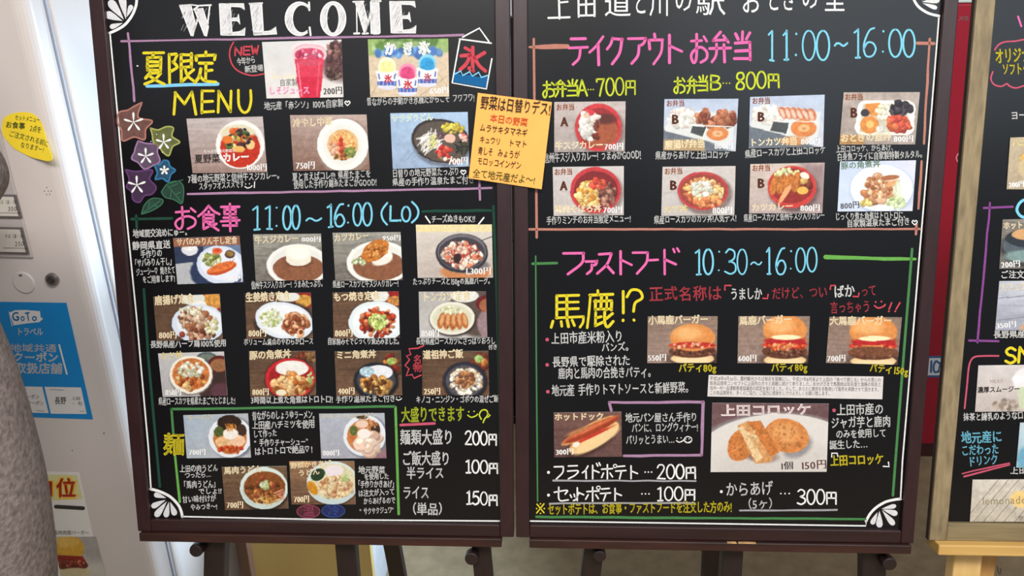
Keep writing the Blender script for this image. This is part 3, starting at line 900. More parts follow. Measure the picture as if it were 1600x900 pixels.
class Pic:
    """a picture painted in coordinates of the photograph's frame, then inked on a card"""
    def __init__(s, quad, c0, c1=None, c2=None):
        q = np.array(quad, float)
        s.q = q
        s.x0, s.y0 = q[:, 0].min(), q[:, 1].min()
        s.w = int(round(q[:, 0].max() - s.x0)) + 1
        s.h = int(round(q[:, 1].max() - s.y0)) + 1
        s.Y, s.X = np.mgrid[0:s.h, 0:s.w].astype(float)
        s.X += s.x0; s.Y += s.y0
        c0 = np.array(c0, float); c1 = c0 if c1 is None else np.array(c1, float)
        t = ((s.Y - s.y0) / s.h)[..., None]
        s.a = c0 * (1 - t) + c1 * t
        if c2 is not None:
            u = ((s.X - s.x0) / s.w)[..., None]
            s.a = s.a * (1 - u) + np.array(c2, float) * u
        s.a = s.a * (1 + .05 * vnoise(s.h, s.w, 14, 14))[..., None]
    def mix(s, al, col, tex=0.0, ts=2.5, win=None):
        col = np.array(col, float)
        y0, y1, x0, x1 = win or (0, s.h, 0, s.w)
        if tex:
            col = col * (1 + tex * (vnoise(y1 - y0, x1 - x0, ts, ts) + .5 * vnoise(y1 - y0, x1 - x0, 1.2, 1.2)))[..., None]
        a = s.a[y0:y1, x0:x1]
        s.a[y0:y1, x0:x1] = a * (1 - al[..., None]) + col * al[..., None]
        return s
    def win(s, xa, xb, ya, yb):
        x0, x1 = int(max(0, xa - s.x0 - 2)), int(min(s.w, xb - s.x0 + 3))
        y0, y1 = int(max(0, ya - s.y0 - 2)), int(min(s.h, yb - s.y0 + 3))
        return (y0, y1, x0, x1) if x1 > x0 and y1 > y0 else None
    def E(s, cx, cy, rx, ry, col, rot=0, soft=.9, tex=0.0, ts=2.5):
        r = max(rx, ry) * (1 + soft / min(rx, ry))
        w = s.win(cx - r, cx + r, cy - r, cy + r)
        if w is None:
            return s
        c, n = math.cos(math.radians(rot)), math.sin(math.radians(rot))
        dx, dy = s.X[w[0]:w[1], w[2]:w[3]] - cx, s.Y[w[0]:w[1], w[2]:w[3]] - cy
        u, v = (dx * c + dy * n) / rx, (-dx * n + dy * c) / ry
        d = np.sqrt(u * u + v * v)
        return s.mix(np.clip((1 - d) * min(rx, ry) / soft + .5, 0, 1), col, tex, ts, w)
    def Q(s, pts, col, soft=.8, tex=0.0, ts=2.5):
        p = np.array(pts, float)
        ar = np.sum(p[:, 0] * np.roll(p[:, 1], -1) - np.roll(p[:, 0], -1) * p[:, 1])
        if ar < 0: p = p[::-1]
        d = np.full(s.X.shape, 1e9)
        for i in range(len(p)):
            a, b = p[i], p[(i + 1) % len(p)]
            e = (b - a) / (np.linalg.norm(b - a) + 1e-9)
            d = np.minimum(d, e[0] * (s.Y - a[1]) - e[1] * (s.X - a[0]))
        return s.mix(np.clip(d / soft + .5, 0, 1), col, tex, ts)
    def L(s, x0, y0, x1, y1, w, col, al=1.0):
        wn = s.win(min(x0, x1) - w, max(x0, x1) + w, min(y0, y1) - w, max(y0, y1) + w)
        if wn is None:
            return s
        a, b = np.array((x0, y0), float), np.array((x1, y1), float)
        e = b - a; L = np.dot(e, e) + 1e-9
        gx, gy = s.X[wn[0]:wn[1], wn[2]:wn[3]], s.Y[wn[0]:wn[1], wn[2]:wn[3]]
        t = np.clip(((gx - a[0]) * e[0] + (gy - a[1]) * e[1]) / L, 0, 1)
        d = np.hypot(gx - a[0] - t * e[0], gy - a[1] - t * e[1])
        return s.mix(np.clip(w / 2 - d + .5, 0, 1) * al, col, win=wn)
    def scat(s, cx, cy, rx, ry, n, smin, smax, pal, asp=.6, soft=.9, tex=.1):
        """a heap of morsels, each pictured with its dark underside and a lighter top"""
        for _ in range(n):
            r, t = math.sqrt(rng.random()), rng.random() * 2 * math.pi
            k = rng.uniform(smin, smax)
            c = np.array(pal[rng.integers(len(pal))], float) * rng.uniform(.82, 1.08)
            x, y, a, ro = cx + rx * r * math.cos(t), cy + ry * r * math.sin(t), rng.uniform(asp, 1), rng.uniform(0, 180)
            if soft < 1.5:
                s.E(x + .15 * k, y + .3 * k, k * 1.06, k * a * 1.02, c * (.6 + .28 * min(1, c.mean() / 215)), ro, soft + .5)
            s.E(x, y, k, k * a, c, ro, soft, tex if k > 2.4 else 0)
            if k > 2 and soft < 1.5:
                s.E(x - .2 * k, y - .3 * k, k * .45, k * a * .36, np.minimum(c * 1.16 + 10, 250), ro, 1.2)
        return s
    def finish(s):
        m = s.a.mean(axis=2)
        k = .18 + .82 * np.clip((205 - m) / 90, 0, 1)              # pale plates stay smooth, food is grainy
        n = k * (.12 * vnoise(s.h, s.w, 4, 4) + .12 * vnoise(s.h, s.w, 2.0, 2.0) + .08 * vnoise(s.h, s.w, 1.1, 1.1))
        a = s.a * (1 + n)[..., None]
        m = a.mean(axis=2, keepdims=True)
        a = m + (a - m) * .94
        s.a = np.clip(118 + (a - 118) * 1.04 - 8, 6, 240)
        return s
    def strands(s, cx, cy, rx, ry, n, ln, w, pal, a0=0, spread=90):
        for _ in range(n):
            r, t = math.sqrt(rng.random()), rng.random() * 2 * math.pi
            x, y = cx + rx * r * math.cos(t), cy + ry * r * math.sin(t)
            an = math.radians(a0 + rng.uniform(-spread, spread))
            c = np.array(pal[rng.integers(len(pal))], float) * rng.uniform(.88, 1.1)
            s.L(x - math.cos(an) * ln / 2, y - math.sin(an) * ln / 2, x + math.cos(an) * ln / 2, y + math.sin(an) * ln / 2, w, c, .85)
        return s
    def grain(s, amp=.12, sx=30, sy=2, rot=False):
        n = vnoise(s.h, s.w, sx, sy) + .5 * vnoise(s.h, s.w, sx / 2, sy / 1.5)
        s.a = s.a * (1 + amp * n)[..., None]
        return s
    def marble(s, col, n=5):
        for _ in range(n):
            x, y = rng.uniform(s.x0, s.x0 + s.w), rng.uniform(s.y0, s.y0 + s.h)
            an = rng.uniform(-.7, -.2) + (math.pi if rng.random() < .5 else 0)
            for k in range(4):
                x2, y2 = x + 7 * math.cos(an), y + 7 * math.sin(an)
                s.L(x, y, x2, y2, .8, col, .35)
                x, y = x2, y2; an += rng.normal(0, .35)
        return s
    def bowl(s, cx, cy, rx, ry, rim, inner, k=.86, dy=1.0, soft=1.0):
        s.E(cx, cy, rx, ry, rim, soft=soft)
        s.E(cx, cy + dy, rx * k, ry * k, inner, soft=soft)
        return s

def picture(root, flat, pic, h):
    """the painting as a fine inked grid over the four corners of its card"""
    C = flat.many(pic.q, h)
    pic.finish()
    # picture grid: bilinear over the card's four corners
    nx, ny = pic.w, pic.h
    s_, t_ = np.meshgrid(np.linspace(0, 1, nx), np.linspace(0, 1, ny))
    s_, t_ = s_.ravel()[:, None], t_.ravel()[:, None]
    Vt = (C[0] * (1 - s_) + C[1] * s_) * (1 - t_) + (C[3] * (1 - s_) + C[2] * s_) * t_
    # sample the painting where each grid point lies
    q = pic.q
    px = (q[0] * (1 - s_) + q[1] * s_) * (1 - t_) + (q[3] * (1 - s_) + q[2] * s_) * t_
    ix = np.clip(np.round(px[:, 0] - pic.x0).astype(int), 0, pic.w - 1)
    iy = np.clip(np.round(px[:, 1] - pic.y0).astype(int), 0, pic.h - 1)
    colr = lin(np.clip(pic.a[iy, ix], 0, 255))
    me = bpy.data.meshes.new('printed_picture')
    i = np.arange(nx * ny).reshape(ny, nx)
    fc = np.stack((i[1:, :-1], i[1:, 1:], i[:-1, 1:], i[:-1, :-1]), -1).reshape(-1, 4)
    me.vertices.add(nx * ny)
    me.vertices.foreach_set('co', (Vt - ORIGIN[root]).ravel())
    nf = len(fc)
    me.loops.add(nf * 4)
    me.loops.foreach_set('vertex_index', fc.ravel())
    me.polygons.add(nf)
    me.polygons.foreach_set('loop_start', np.arange(nf) * 4)
    me.update(calc_edges=True)
    at = me.color_attributes.new('ink', 'FLOAT_COLOR', 'POINT')
    at.data.foreach_set('color', np.column_stack((colr, np.ones(len(colr)))).ravel())
    me.materials.append(print_mat())
    o = bpy.data.objects.new('printed_picture', me)
    COL.objects.link(o)
    o.parent = root

def card(label, pic, texts, group, flat=None, name='menu_photo', h=0.0008, cat='photo card'):
    """thin printed card on the board: card stock, inked picture and lettering are its parts"""
    flat = flat or PL
    V = flat.many(pic.q, h)
    W = V + flat.n * 0.0006
    root = hexa(name, list(V) + list(W), mat('card_stock', (206, 204, 200), rough=.5), None, 0, origin=V.mean(axis=0))
    tag(root, label, cat, group)
    picture(root, flat, pic, h + 0.00066)
    F2 = Flat(flat.p0 + flat.n * (h + 0.0006), flat.n)
    for tx in texts:
        txt, x0, y0, x1, y1, hh, c = tx[:7]
        off = tx[7] if len(tx) > 7 else 0.0
        dbl = tx[8] if len(tx) > 8 else 0.0
        ik = Ink()
        write(ik, txt, x0, y0, x1, y1, hh, off + .012 if off >= .005 else off, 0, dbl)
        ik.build('lettering', F2, 0.00014, mat('card_ink_%d_%d_%d' % c, c, rough=.5), root)
    return root

GOLD, CREAM, WHT, BRN, DK, ORB = (236, 214, 160), (244, 228, 190), (240, 240, 238), (112, 58, 24), (50, 42, 40), (176, 96, 36)
GL1, GL2 = 'photo cards on the WELCOME chalkboard', 'photo cards on the takeout chalkboard'
WOODD, WOODL = (96, 74, 58), (184, 166, 156)

def price(t, x0, x1, y, h=10, c=WHT):
    return (t, x0, y, x1, y, h, c, -0.004, 0.7)

# --- summer menu -----------------------------------------------------------
p = Pic([(410, 66), (534, 62), (537, 152), (417, 154)], (206, 206, 206), (216, 212, 208))
p.E(536, 100, 34, 26, (96, 62, 64), soft=14).scat(525, 84, 16, 18, 40, 2, 6, [(92, 58, 64), (120, 82, 78), (70, 44, 48), (150, 110, 100)]).scat(524, 112, 14, 10, 24, 2, 5, [(96, 70, 62), (140, 112, 100), (66, 42, 44)])
p.E(484, 74, 27, 8, (226, 212, 214)).E(484, 78, 24, 9, (214, 168, 178)).E(484, 86, 27, 15, (222, 190, 196)).E(484, 86, 23, 11, (196, 74, 104), tex=.2)
p.scat(484, 85, 18, 7, 18, 1.5, 3.5, [(216, 110, 140), (230, 170, 186), (190, 50, 90)])
p.Q([(461, 92), (507, 92), (500, 158), (470, 158)], (214, 58, 84)).Q([(463, 120), (505, 120), (500, 158), (471, 158)], (206, 40, 70)).E(484, 98, 22, 5, (206, 76, 100))
p.L(466, 100, 472, 150, 2.5, (236, 120, 140)).L(500, 98, 496, 150, 3, (226, 100, 120), .6)
card('photo card of red shiso drink in a clear plastic cup, 200円', p, [('赤しそ100%', 424, 124, 462, 123, 7, (226, 214, 150)), ('自家製', 437, 135, 465, 134, 11, DK), ('しそジュース', 420, 148, 484, 147, 12, (240, 160, 200), .03), ('200円', 505, 148, 535, 147, 12, DK, 0, .8)], GL1)

p = Pic([(575, 61.5), (700.5, 60.5), (702, 151), (579, 152)], (138, 170, 96), (206, 186, 158))
p.Q([(570, 88), (705, 82), (705, 160), (570, 160)], (204, 186, 160), soft=3, tex=.08)
p.scat(637, 70, 62, 9, 40, 4, 9, [(110, 150, 70), (150, 180, 110), (88, 128, 60), (170, 196, 140)], soft=4).scat(636, 82, 52, 6, 26, 4, 8, [(90, 140, 200), (120, 170, 220), (70, 116, 180)], soft=3)
for a, b, c, d in ((582, 118, 640, 150), (656, 150, 700, 118), (684, 112, 702, 140), (590, 130, 580, 152)): p.L(a, b, c, d, 1, (150, 124, 98), .6)
for cx, cy, ice, hi in ((605, 103, (226, 222, 150), (240, 238, 200)), (668, 99, (40, 150, 206), (130, 200, 230)), (637, 113, (206, 66, 120), (232, 140, 170))):
    p.E(cx, cy, 13.5, 14, hi, soft=2).E(cx, cy + 2, 11, 11, ice, soft=3, tex=.2)
    p.Q([(cx - 17, cy + 9), (cx + 17, cy + 9), (cx + 13.5, cy + 34), (cx - 13.5, cy + 34)], (222, 224, 232)).E(cx, cy + 9, 17, 3.5, (234, 236, 240)).E(cx, cy + 34, 13.5, 3, (206, 208, 222))
    p.E(cx, cy + 6, 12, 4.5, ice, tex=.1)
    p.Q([(cx - 15, cy + 24), (cx + 15, cy + 24), (cx + 14, cy + 31), (cx - 14, cy + 31)], (74, 96, 176))
    for k in range(-12, 14, 6): p.L(cx + k, cy + 24, cx + k * .95, cy + 31, 1, (214, 218, 230), .8)
    p.L(cx - 13, cy + 13, cx - 12, cy + 20, 2.5, (60, 84, 160), .8).L(cx + 13, cy + 13, cx + 12, cy + 20, 2.5, (60, 84, 160), .8)
card('photo card of three cups of yellow, pink and blue shaved ice', p, [('か', 601, 86, 619, 85, 19, WHT, .05), ('き氷'[0], 629, 86, 646, 85, 19, WHT, .05), ('゛', 640, 86, 656, 85, 19, WHT, .04), ('氷', 654, 85, 673, 84, 19, WHT, .05),
      ('氷', 600, 129, 613, 129, 12, (206, 50, 60), .03), ('氷', 630, 139, 645, 139, 13, (206, 50, 60), .03), ('氷', 662, 127, 675, 127, 12, (190, 70, 90), .02), ('650円', 671, 147, 701, 146, 11, WHT, 0, .8)], GL1)

p = Pic([(292, 185.6), (411, 182), (418, 269), (301.6, 270.6)], (190, 180, 178), (150, 126, 118)).grain(.14, 50, 3)
p.bowl(376, 226, 38, 38, (228, 228, 224), (208, 206, 198), .84).E(376, 231, 31, 31, (190, 52, 30), tex=.12).E(372, 207, 27, 12, (214, 206, 176), soft=3)
p.scat(374, 216, 22, 14, 26, 3, 6, [(220, 180, 80), (200, 90, 40), (90, 120, 50), (70, 40, 50), (226, 200, 130), (214, 110, 50)]).E(356, 218, 8, 6, (220, 120, 50)).E(374, 233, 9, 5, (226, 176, 96)).E(392, 226, 7, 7, (228, 190, 130)).scat(380, 206, 12, 6, 8, 2, 4, [(60, 36, 50), (96, 126, 60), (50, 44, 60)]).scat(386, 218, 6, 6, 5, 2, 3, [(50, 40, 60)])
card('photo card of red summer vegetable curry in a white round plate', p, [('夏野菜', 304, 255, 344, 254, 13, DK, .01), ('カレー', 348, 253, 390, 251, 13, WHT, .03), ('たっぷり 地元野菜の', 318, 239, 368, 238, 5, WHT), price('1000円', 384, 417, 266.5, 11)], GL1)

p = Pic([(453.6, 180), (573, 179), (578, 265.6), (459, 267)], (178, 158, 150), (130, 98, 84)).grain(.14, 50, 4)
p.E(538, 229, 43, 45, (150, 128, 116), soft=4).E(536, 226, 40, 41, (228, 228, 224)).E(536, 226, 31, 32, (220, 220, 214), soft=3).E(536, 226, 24, 24, (216, 176, 120), soft=1.5)
p.strands(536, 226, 20, 20, 110, 9, 1.3, [(226, 170, 90), (232, 196, 130), (214, 130, 70), (240, 214, 150)]).scat(548, 237, 10, 8, 22, 1.5, 3.5, [(130, 150, 70), (160, 170, 90), (110, 130, 60)]).scat(534, 226, 4, 10, 12, 2, 4, [(214, 70, 50), (226, 110, 80)]).scat(522, 230, 8, 10, 14, 2, 4, [(226, 150, 120), (230, 180, 150)]).scat(535, 245, 16, 4, 12, 1.5, 3, [(170, 90, 50), (120, 90, 40)])
card('photo card of chilled noodles heaped on a white plate, 750円', p, [('冷やし中華', 458, 199, 520, 196, 13, CREAM, .01), price('750円', 462, 492, 264, 12)], GL1)

p = Pic([(610, 177), (731, 175), (733.6, 260), (614, 264)], (160, 186, 214), (150, 170, 196)).grain(.06, 12, 8)
p.E(690, 224, 47, 36, (112, 122, 140), rot=12, soft=4).E(689, 220, 46, 34, (58, 50, 48), rot=12).E(690, 221, 43, 31, (92, 82, 74), rot=12)
p.strands(672, 222, 17, 16, 60, 12, 1.6, [(226, 226, 222), (214, 210, 206), (236, 236, 232)], -50, 40).scat(708, 200, 17, 7, 24, 2, 4, [(214, 196, 70), (226, 210, 96), (190, 170, 60)]).strands(676, 222, 6, 10, 16, 8, 1.6, [(190, 190, 90), (220, 220, 150)], -50, 20)
p.scat(694, 238, 12, 9, 30, 2, 4, [(206, 62, 50), (222, 100, 80), (190, 40, 40)]).E(703, 216, 9, 7, (226, 180, 160)).scat(719, 230, 11, 10, 40, 1, 2.6, [(44, 50, 40), (70, 74, 56), (30, 34, 30)]).scat(688, 212, 5, 5, 10, 1, 2, [(110, 70, 90), (140, 96, 110)]).scat(723, 214, 5, 8, 12, 1.5, 3, [(226, 110, 100), (236, 190, 180)]).scat(700, 250, 22, 4, 18, 1.5, 3, [(206, 70, 60), (226, 206, 190), (150, 120, 90)])
p.strands(640, 245, 16, 10, 10, 14, .7, [(130, 146, 170)], -35, 15)
card('photo card of salad udon in a dark bowl on blue ground', p, [('サラダうどん', 612, 191, 677, 188, 11, (222, 236, 214), .02), price('700円', 700, 731, 258, 13)], GL1)

# --- set meals ------------------------------------------------------------
p = Pic([(271, 372), (374.4, 368.4), (381, 441), (278, 444)], (110, 128, 160), (80, 92, 120))
p.Q([(268, 398), (300, 405), (316, 446), (268, 450)], (176, 178, 182), tex=.06).Q([(268, 385), (318, 380), (320, 408), (272, 412)], (52, 62, 88)).E(297, 390, 13, 9, (212, 214, 220)).E(297, 387, 11, 5, (226, 226, 228), tex=.1)
p.E(324, 425, 26, 24, (50, 62, 92), soft=3)
p.E(346, 414, 38, 30, (206, 216, 232), rot=10).E(346, 413, 32, 24, (222, 228, 238), rot=10)
p.scat(331, 405, 14, 9, 60, 1.5, 4, [(150, 160, 80), (196, 200, 140), (110, 126, 60), (220, 214, 170)]).E(340, 392, 8, 5.5, (210, 120, 80)).E(340, 391, 5.5, 3.5, (216, 80, 50)).E(360, 397, 8, 6.5, (92, 66, 56)).E(360, 396, 6, 4, (140, 110, 60), tex=.4).E(347, 419, 24, 8.5, (196, 84, 40), rot=-18).E(346, 417, 22, 6, (226, 122, 64), rot=-18, tex=.25)
for k in range(7): p.L(331 + k * 5, 424 - k * 1.9, 336 + k * 5, 416 - k * 1.9, 1, (160, 60, 30), .6)
p.Q([(268, 372.5), (380, 368), (380, 382), (268, 386)], (150, 98, 76), soft=1, tex=.15)
card('photo card of grilled mackerel set on a white plate, blue ground', p, [('サバのみりん干し定食', 276, 384, 371, 380.5, 11, CREAM, .012), price('800円', 351, 379, 440, 10)], GL1)

def curry(quad, cx, cy, rx, ry):
    p = Pic(quad, (150, 148, 140), (120, 114, 106)).grain(.22, 34, 2.2)
    p.marble((84, 80, 74), 6)
    p.E(cx + 1, cy + 4, rx + 1, ry, (96, 90, 84), soft=4).E(cx, cy, rx, ry, (230, 230, 226)).E(cx, cy, rx - 7, ry - 5, (220, 220, 214), soft=2).E(cx + 1, cy + 5, rx - 9, ry - 11, (140, 92, 66), tex=.06)
    return p
q = [(396, 366), (502, 365), (505, 437), (400, 439)]
p = curry(q, 466, 414, 49, 33)
p.E(467, 409, 21, 8, (112, 70, 48), soft=3).E(466, 394, 19, 12, (234, 230, 216)).Q([(446.5, 392), (486.5, 392), (486, 406), (448, 406)], (230, 226, 212)).E(467, 406, 19, 9, (226, 222, 206), tex=.05).E(467, 396, 16, 9, (240, 237, 226), soft=4)
card('photo card of brown beef tendon curry around a rice dome', p, [('牛スジカレー', 398, 381, 467, 378, 12, CREAM, .012), price('800円', 471, 501, 378, 9)], GL1)
q = [(520, 363.6), (626, 362.4), (629.4, 437.4), (524.4, 438.6)]
p = curry(q, 592, 410, 50, 34)
p.scat(562, 408, 11, 5, 26, 1, 2.6, [(206, 216, 170), (226, 230, 206), (160, 180, 120)]).E(597, 402, 17, 11, (236, 234, 226), rot=-15).E(598, 408, 15, 6, (226, 222, 212), rot=-15, soft=2)
p.E(587, 391, 23, 15, (190, 116, 48), rot=-32, tex=.3, ts=2).scat(587, 391, 18, 11, 60, 1, 2.4, [(214, 140, 66), (170, 96, 36), (226, 160, 90)])
card('photo card of pork cutlet curry with rice on a white plate', p, [('カツカレー', 522, 378, 577, 374, 12, CREAM, .012), price('950円', 597, 626, 376, 9)], GL1)
p = Pic([(650, 351), (768.6, 350.6), (770.4, 433.6), (653, 434)], (206, 200, 190), (186, 174, 166))
p.grain(.05, 30, 3).Q([(648, 351), (770, 350), (770, 362), (648, 362)], (222, 208, 160), soft=2, tex=.1)
p.L(748, 377, 770, 369, 1.5, (80, 78, 84)).E(729, 424, 40, 14, (196, 130, 84), soft=3).E(730, 415, 34, 12, (120, 112, 110), soft=3)
p.E(722, 395, 41, 30.5, (58, 56, 62)).E(722, 393, 38, 28, (112, 108, 116)).E(722, 395, 36, 25, (70, 66, 72))
p.scat(722, 397, 30, 19, 150, 2, 4.5, [(214, 190, 170), (190, 96, 76), (226, 214, 196), (170, 70, 56), (206, 130, 100), (236, 226, 212)]).strands(722, 395, 28, 18, 60, 7, 1.2, [(236, 226, 206), (196, 90, 76)]).E(715, 403, 6, 8, (58, 44, 44), rot=20)
card('photo card of cheese topped stew in a black skillet, 1,300円', p, [('馬鹿ハンバーグ', 655, 361, 706, 361, 9, (236, 216, 150)), ('定食', 720, 360, 742, 360, 9, (236, 216, 150)), price('1,300円', 726, 767, 429, 12)], GL1)

def teishoku(quad, c0=WOODD, c1=(112, 84, 66)):
    p = Pic(quad, c0, c1).grain(.2, 44, 2.4)
    q = np.array(quad)
    return p, q[:, 0].min(), q[:, 1].min()
p, x, y = teishoku([(240, 463.6), (343.6, 459), (348.4, 530), (246, 532.4)])
p.E(333, 468, 22, 18, (150, 36, 36)).E(333, 470, 17, 13, (206, 146, 70), tex=.3).E(303, 466, 18, 11, (214, 216, 206)).E(312, 478, 12, 9, (230, 230, 226))
p.E(310, 507, 42, 30, (60, 48, 42), soft=4).E(311, 505, 42, 30, (206, 218, 232)).E(313, 504, 36, 25, (222, 228, 234))
p.scat(305, 497, 24, 15, 70, 3, 6, [(206, 170, 140), (150, 96, 66), (226, 200, 176), (172, 120, 88), (214, 190, 160)]).scat(310, 520, 26, 9, 40, 2.5, 5, [(190, 140, 110), (120, 70, 50), (214, 180, 150), (150, 70, 60)]).scat(330, 508, 10, 14, 24, 2, 4, [(220, 214, 170), (196, 196, 140), (230, 226, 206)]).scat(300, 484, 18, 6, 30, 1.5, 3, [(206, 206, 176), (226, 220, 190)])
card('photo card of fried chicken heaped on a blue rimmed plate', p, [('唐揚げ定食', 242, 477, 304, 473, 14, CREAM, .02), price('800円', 248, 276, 529, 12, CREAM)], GL1)
p, x, y = teishoku([(383, 458.4), (486, 457), (489, 528), (386, 529)])
p.E(475, 468, 17, 15, (150, 36, 36)).E(475, 470, 13, 10, (200, 150, 70), tex=.4).E(451, 463, 18, 8, (216, 218, 212))
p.E(446, 504, 48, 33, (60, 48, 42), soft=4).E(445, 501, 46, 29, (216, 224, 232), rot=12).E(445, 500, 40, 24, (228, 232, 236), rot=12)
p.scat(424, 496, 16, 14, 90, 1, 2.8, [(214, 222, 170), (226, 230, 196), (190, 206, 130), (230, 234, 212)]).scat(461, 506, 21, 15, 46, 4, 7, [(190, 120, 78), (206, 146, 100), (160, 90, 54), (220, 170, 130)]).scat(462, 508, 18, 12, 22, 2, 3.5, [(140, 70, 44), (226, 180, 140)])
card('photo card of ginger pork with pale shredded cabbage, oval plate', p, [('生姜焼き定食', 384, 472, 454, 469, 14, CREAM, .02), price('800円', 388, 416, 526, 12, CREAM)], GL1)
p, x, y = teishoku([(520, 457), (623, 455), (625, 527.6), (521.6, 528.6)])
p.E(617, 466, 15, 13, (150, 36, 36)).E(617, 470, 12, 8, (190, 130, 70), tex=.4).E(594, 462, 14, 10, (220, 222, 214), tex=.1)
p.E(590, 505, 45, 34, (60, 48, 42), soft=4).E(589, 503, 44, 33, (216, 226, 228)).E(589, 502, 38, 27, (226, 234, 236))
p.scat(590, 503, 28, 21, 110, 2.5, 5, [(190, 70, 40), (206, 100, 60), (150, 50, 36), (214, 140, 96), (120, 40, 30)]).scat(591, 501, 15, 12, 80, 1.2, 3, [(206, 222, 130), (186, 206, 110), (226, 234, 170), (160, 186, 90)])
card('photo card of red grilled offal ringed around green cabbage', p, [('もつ焼き定食', 521, 471, 594, 468, 13, CREAM, .02), price('800円', 523, 551, 526, 12, CREAM)], GL1)
p = Pic([(654.4, 455.6), (759.4, 455), (761.6, 527.4), (656, 528)], (172, 170, 166), (186, 184, 182)).marble((120, 118, 116), 6)
p.E(746, 482, 44, 44, (92, 78, 72), soft=6).E(764, 505, 18, 24, (150, 126, 130), soft=3).E(764, 474, 20, 14, (110, 34, 40)).E(764, 477, 15, 11, (160, 100, 70)).E(726, 462, 22, 10, (216, 218, 210), tex=.1)
p.E(708, 499, 36, 27, (60, 50, 46), soft=4).E(707, 497, 35, 26, (222, 220, 206)).E(707, 497, 30.5, 21.5, (206, 206, 180), soft=2)
p.scat(707, 486, 22, 8, 40, 1, 2.6, [(206, 210, 160), (226, 226, 196)])
for k in range(5): p.E(690 + k * 9, 500 + abs(k - 2) * -1.2 + 3, 5.6, 13, (176, 104, 58), rot=12 - k * 6, tex=.35).E(691 + k * 9, 497 + 2, 3, 9, (214, 160, 110), rot=12 - k * 6, soft=2)
card('photo card of sliced cutlet in a cream bowl with grated radish', p, [('トンカツ定食', 659, 471, 736, 469, 14, CREAM, .012), price('850円', 658, 686, 526, 12)], GL1)

p = Pic([(247.6, 552), (350.4, 549), (356, 618), (255, 620)], (190, 190, 190), (170, 168, 168)).marble((130, 130, 130), 5)
p.E(338, 598, 30, 34, (70, 50, 48), soft=3).E(346, 610, 16, 12, (96, 62, 72), soft=4).E(324, 558, 16, 8, (70, 90, 96)).E(324, 557, 11, 5, (110, 120, 110)).E(343, 568, 17, 13, (96, 40, 36)).E(343, 570, 14, 10, (150, 104, 70))
p.E(299, 587, 34, 30, (130, 124, 120), soft=3).E(299, 585, 33.5, 29.5, (232, 226, 212)).E(299, 584, 29, 25, (196, 120, 66), tex=.3).scat(299, 590, 24, 17, 70, 2, 4.5, [(214, 150, 80), (190, 100, 46), (226, 190, 130), (170, 80, 40)]).scat(299, 577, 19, 11, 60, 1.5, 3.6, [(226, 226, 206), (210, 210, 186), (190, 190, 150), (236, 234, 222)])
card('photo card of egg bound cutlet rice in a cream bowl, 850円', p, [('カツ丼', 250, 562, 286, 560, 11, (240, 220, 150), .012), price('850円', 258, 283, 618, 11)], GL1)
p, x, y = teishoku([(389, 549), (493, 548), (494, 617.6), (392, 619.6)])
p.scat(478, 556, 16, 8, 24, 2, 5, [(120, 60, 40), (150, 110, 70), (96, 70, 50)])
p.E(454, 592, 40, 34, (60, 36, 34), soft=4).E(454, 591, 39, 32, (196, 44, 50)).E(455, 591, 34, 27, (160, 34, 40)).E(457, 575, 26, 12, (228, 226, 220), tex=.08).scat(455, 597, 30, 17, 40, 5, 8, [(196, 130, 66), (214, 156, 96), (176, 106, 50), (226, 176, 120)]).scat(455, 597, 28, 15, 36, 2, 4, [(160, 90, 40), (232, 196, 140)]).E(440, 613, 8, 5, (226, 220, 190)).scat(486, 590, 4, 12, 12, 1.5, 3, [(150, 180, 96), (190, 206, 140)])
card('photo card of braised pork rice in a red bowl, 800円', p, [('豚の角煮丼', 390, 562, 455, 559, 13, CREAM, .015), price('800円', 394, 420, 617.5, 11, CREAM)], GL1)
p, x, y = teishoku([(523, 549), (626.6, 547.4), (628.6, 617), (526, 618.4)])
p.scat(612, 570, 14, 16, 40, 3, 6, [(150, 50, 40), (120, 40, 34), (190, 120, 60), (90, 60, 40)]).E(612, 564, 7, 6, (150, 170, 90), tex=.4)
p.E(588, 596, 35, 30, (40, 34, 36), soft=4).E(587, 593, 33, 27, (36, 42, 54)).E(588, 594, 30, 24, (70, 72, 80)).E(592, 581, 22, 11, (222, 224, 230), tex=.06).E(574, 580, 12, 8, (170, 196, 206), tex=.35).scat(586, 601, 24, 13, 30, 4, 7, [(180, 124, 60), (206, 156, 90), (150, 96, 46)]).scat(586, 602, 22, 12, 30, 2, 3.5, [(110, 66, 34), (220, 180, 110)])
for k in (576, 592): p.L(k, 594, k + 1, 614, 2, (96, 58, 34), .7)
card('photo card of mini braised pork bowl in a navy dish, 400円', p, [('ミニ角煮丼', 525, 561, 588, 559, 12, CREAM, .015), price('400円', 528, 554, 616, 11, CREAM)], GL1)
p, x, y = teishoku([(660, 549), (763, 548), (764.4, 617), (660, 617.6)])
p.scat(750, 566, 13, 16, 40, 3, 6, [(150, 60, 44), (110, 50, 36), (190, 120, 60)]).E(748, 560, 7, 6, (150, 180, 110), tex=.4)
p.E(727, 596, 35, 31, (40, 34, 36), soft=4).E(726, 594, 33, 29, (48, 50, 62)).E(726, 595, 29, 25, (84, 82, 88)).scat(727, 595, 25, 20, 150, 1.5, 3.8, [(230, 224, 206), (214, 200, 176), (236, 232, 222), (196, 170, 136)]).scat(726, 592, 15, 13, 50, 2, 4, [(190, 130, 80), (150, 96, 66), (214, 160, 110), (120, 76, 56)])
card('photo card of mixed mushroom rice in a dark bowl, 250円', p, [('道祖神ご飯', 661, 561, 724, 559, 13, CREAM, .015), price('250円', 662, 688, 616.5, 11, CREAM)], GL1)

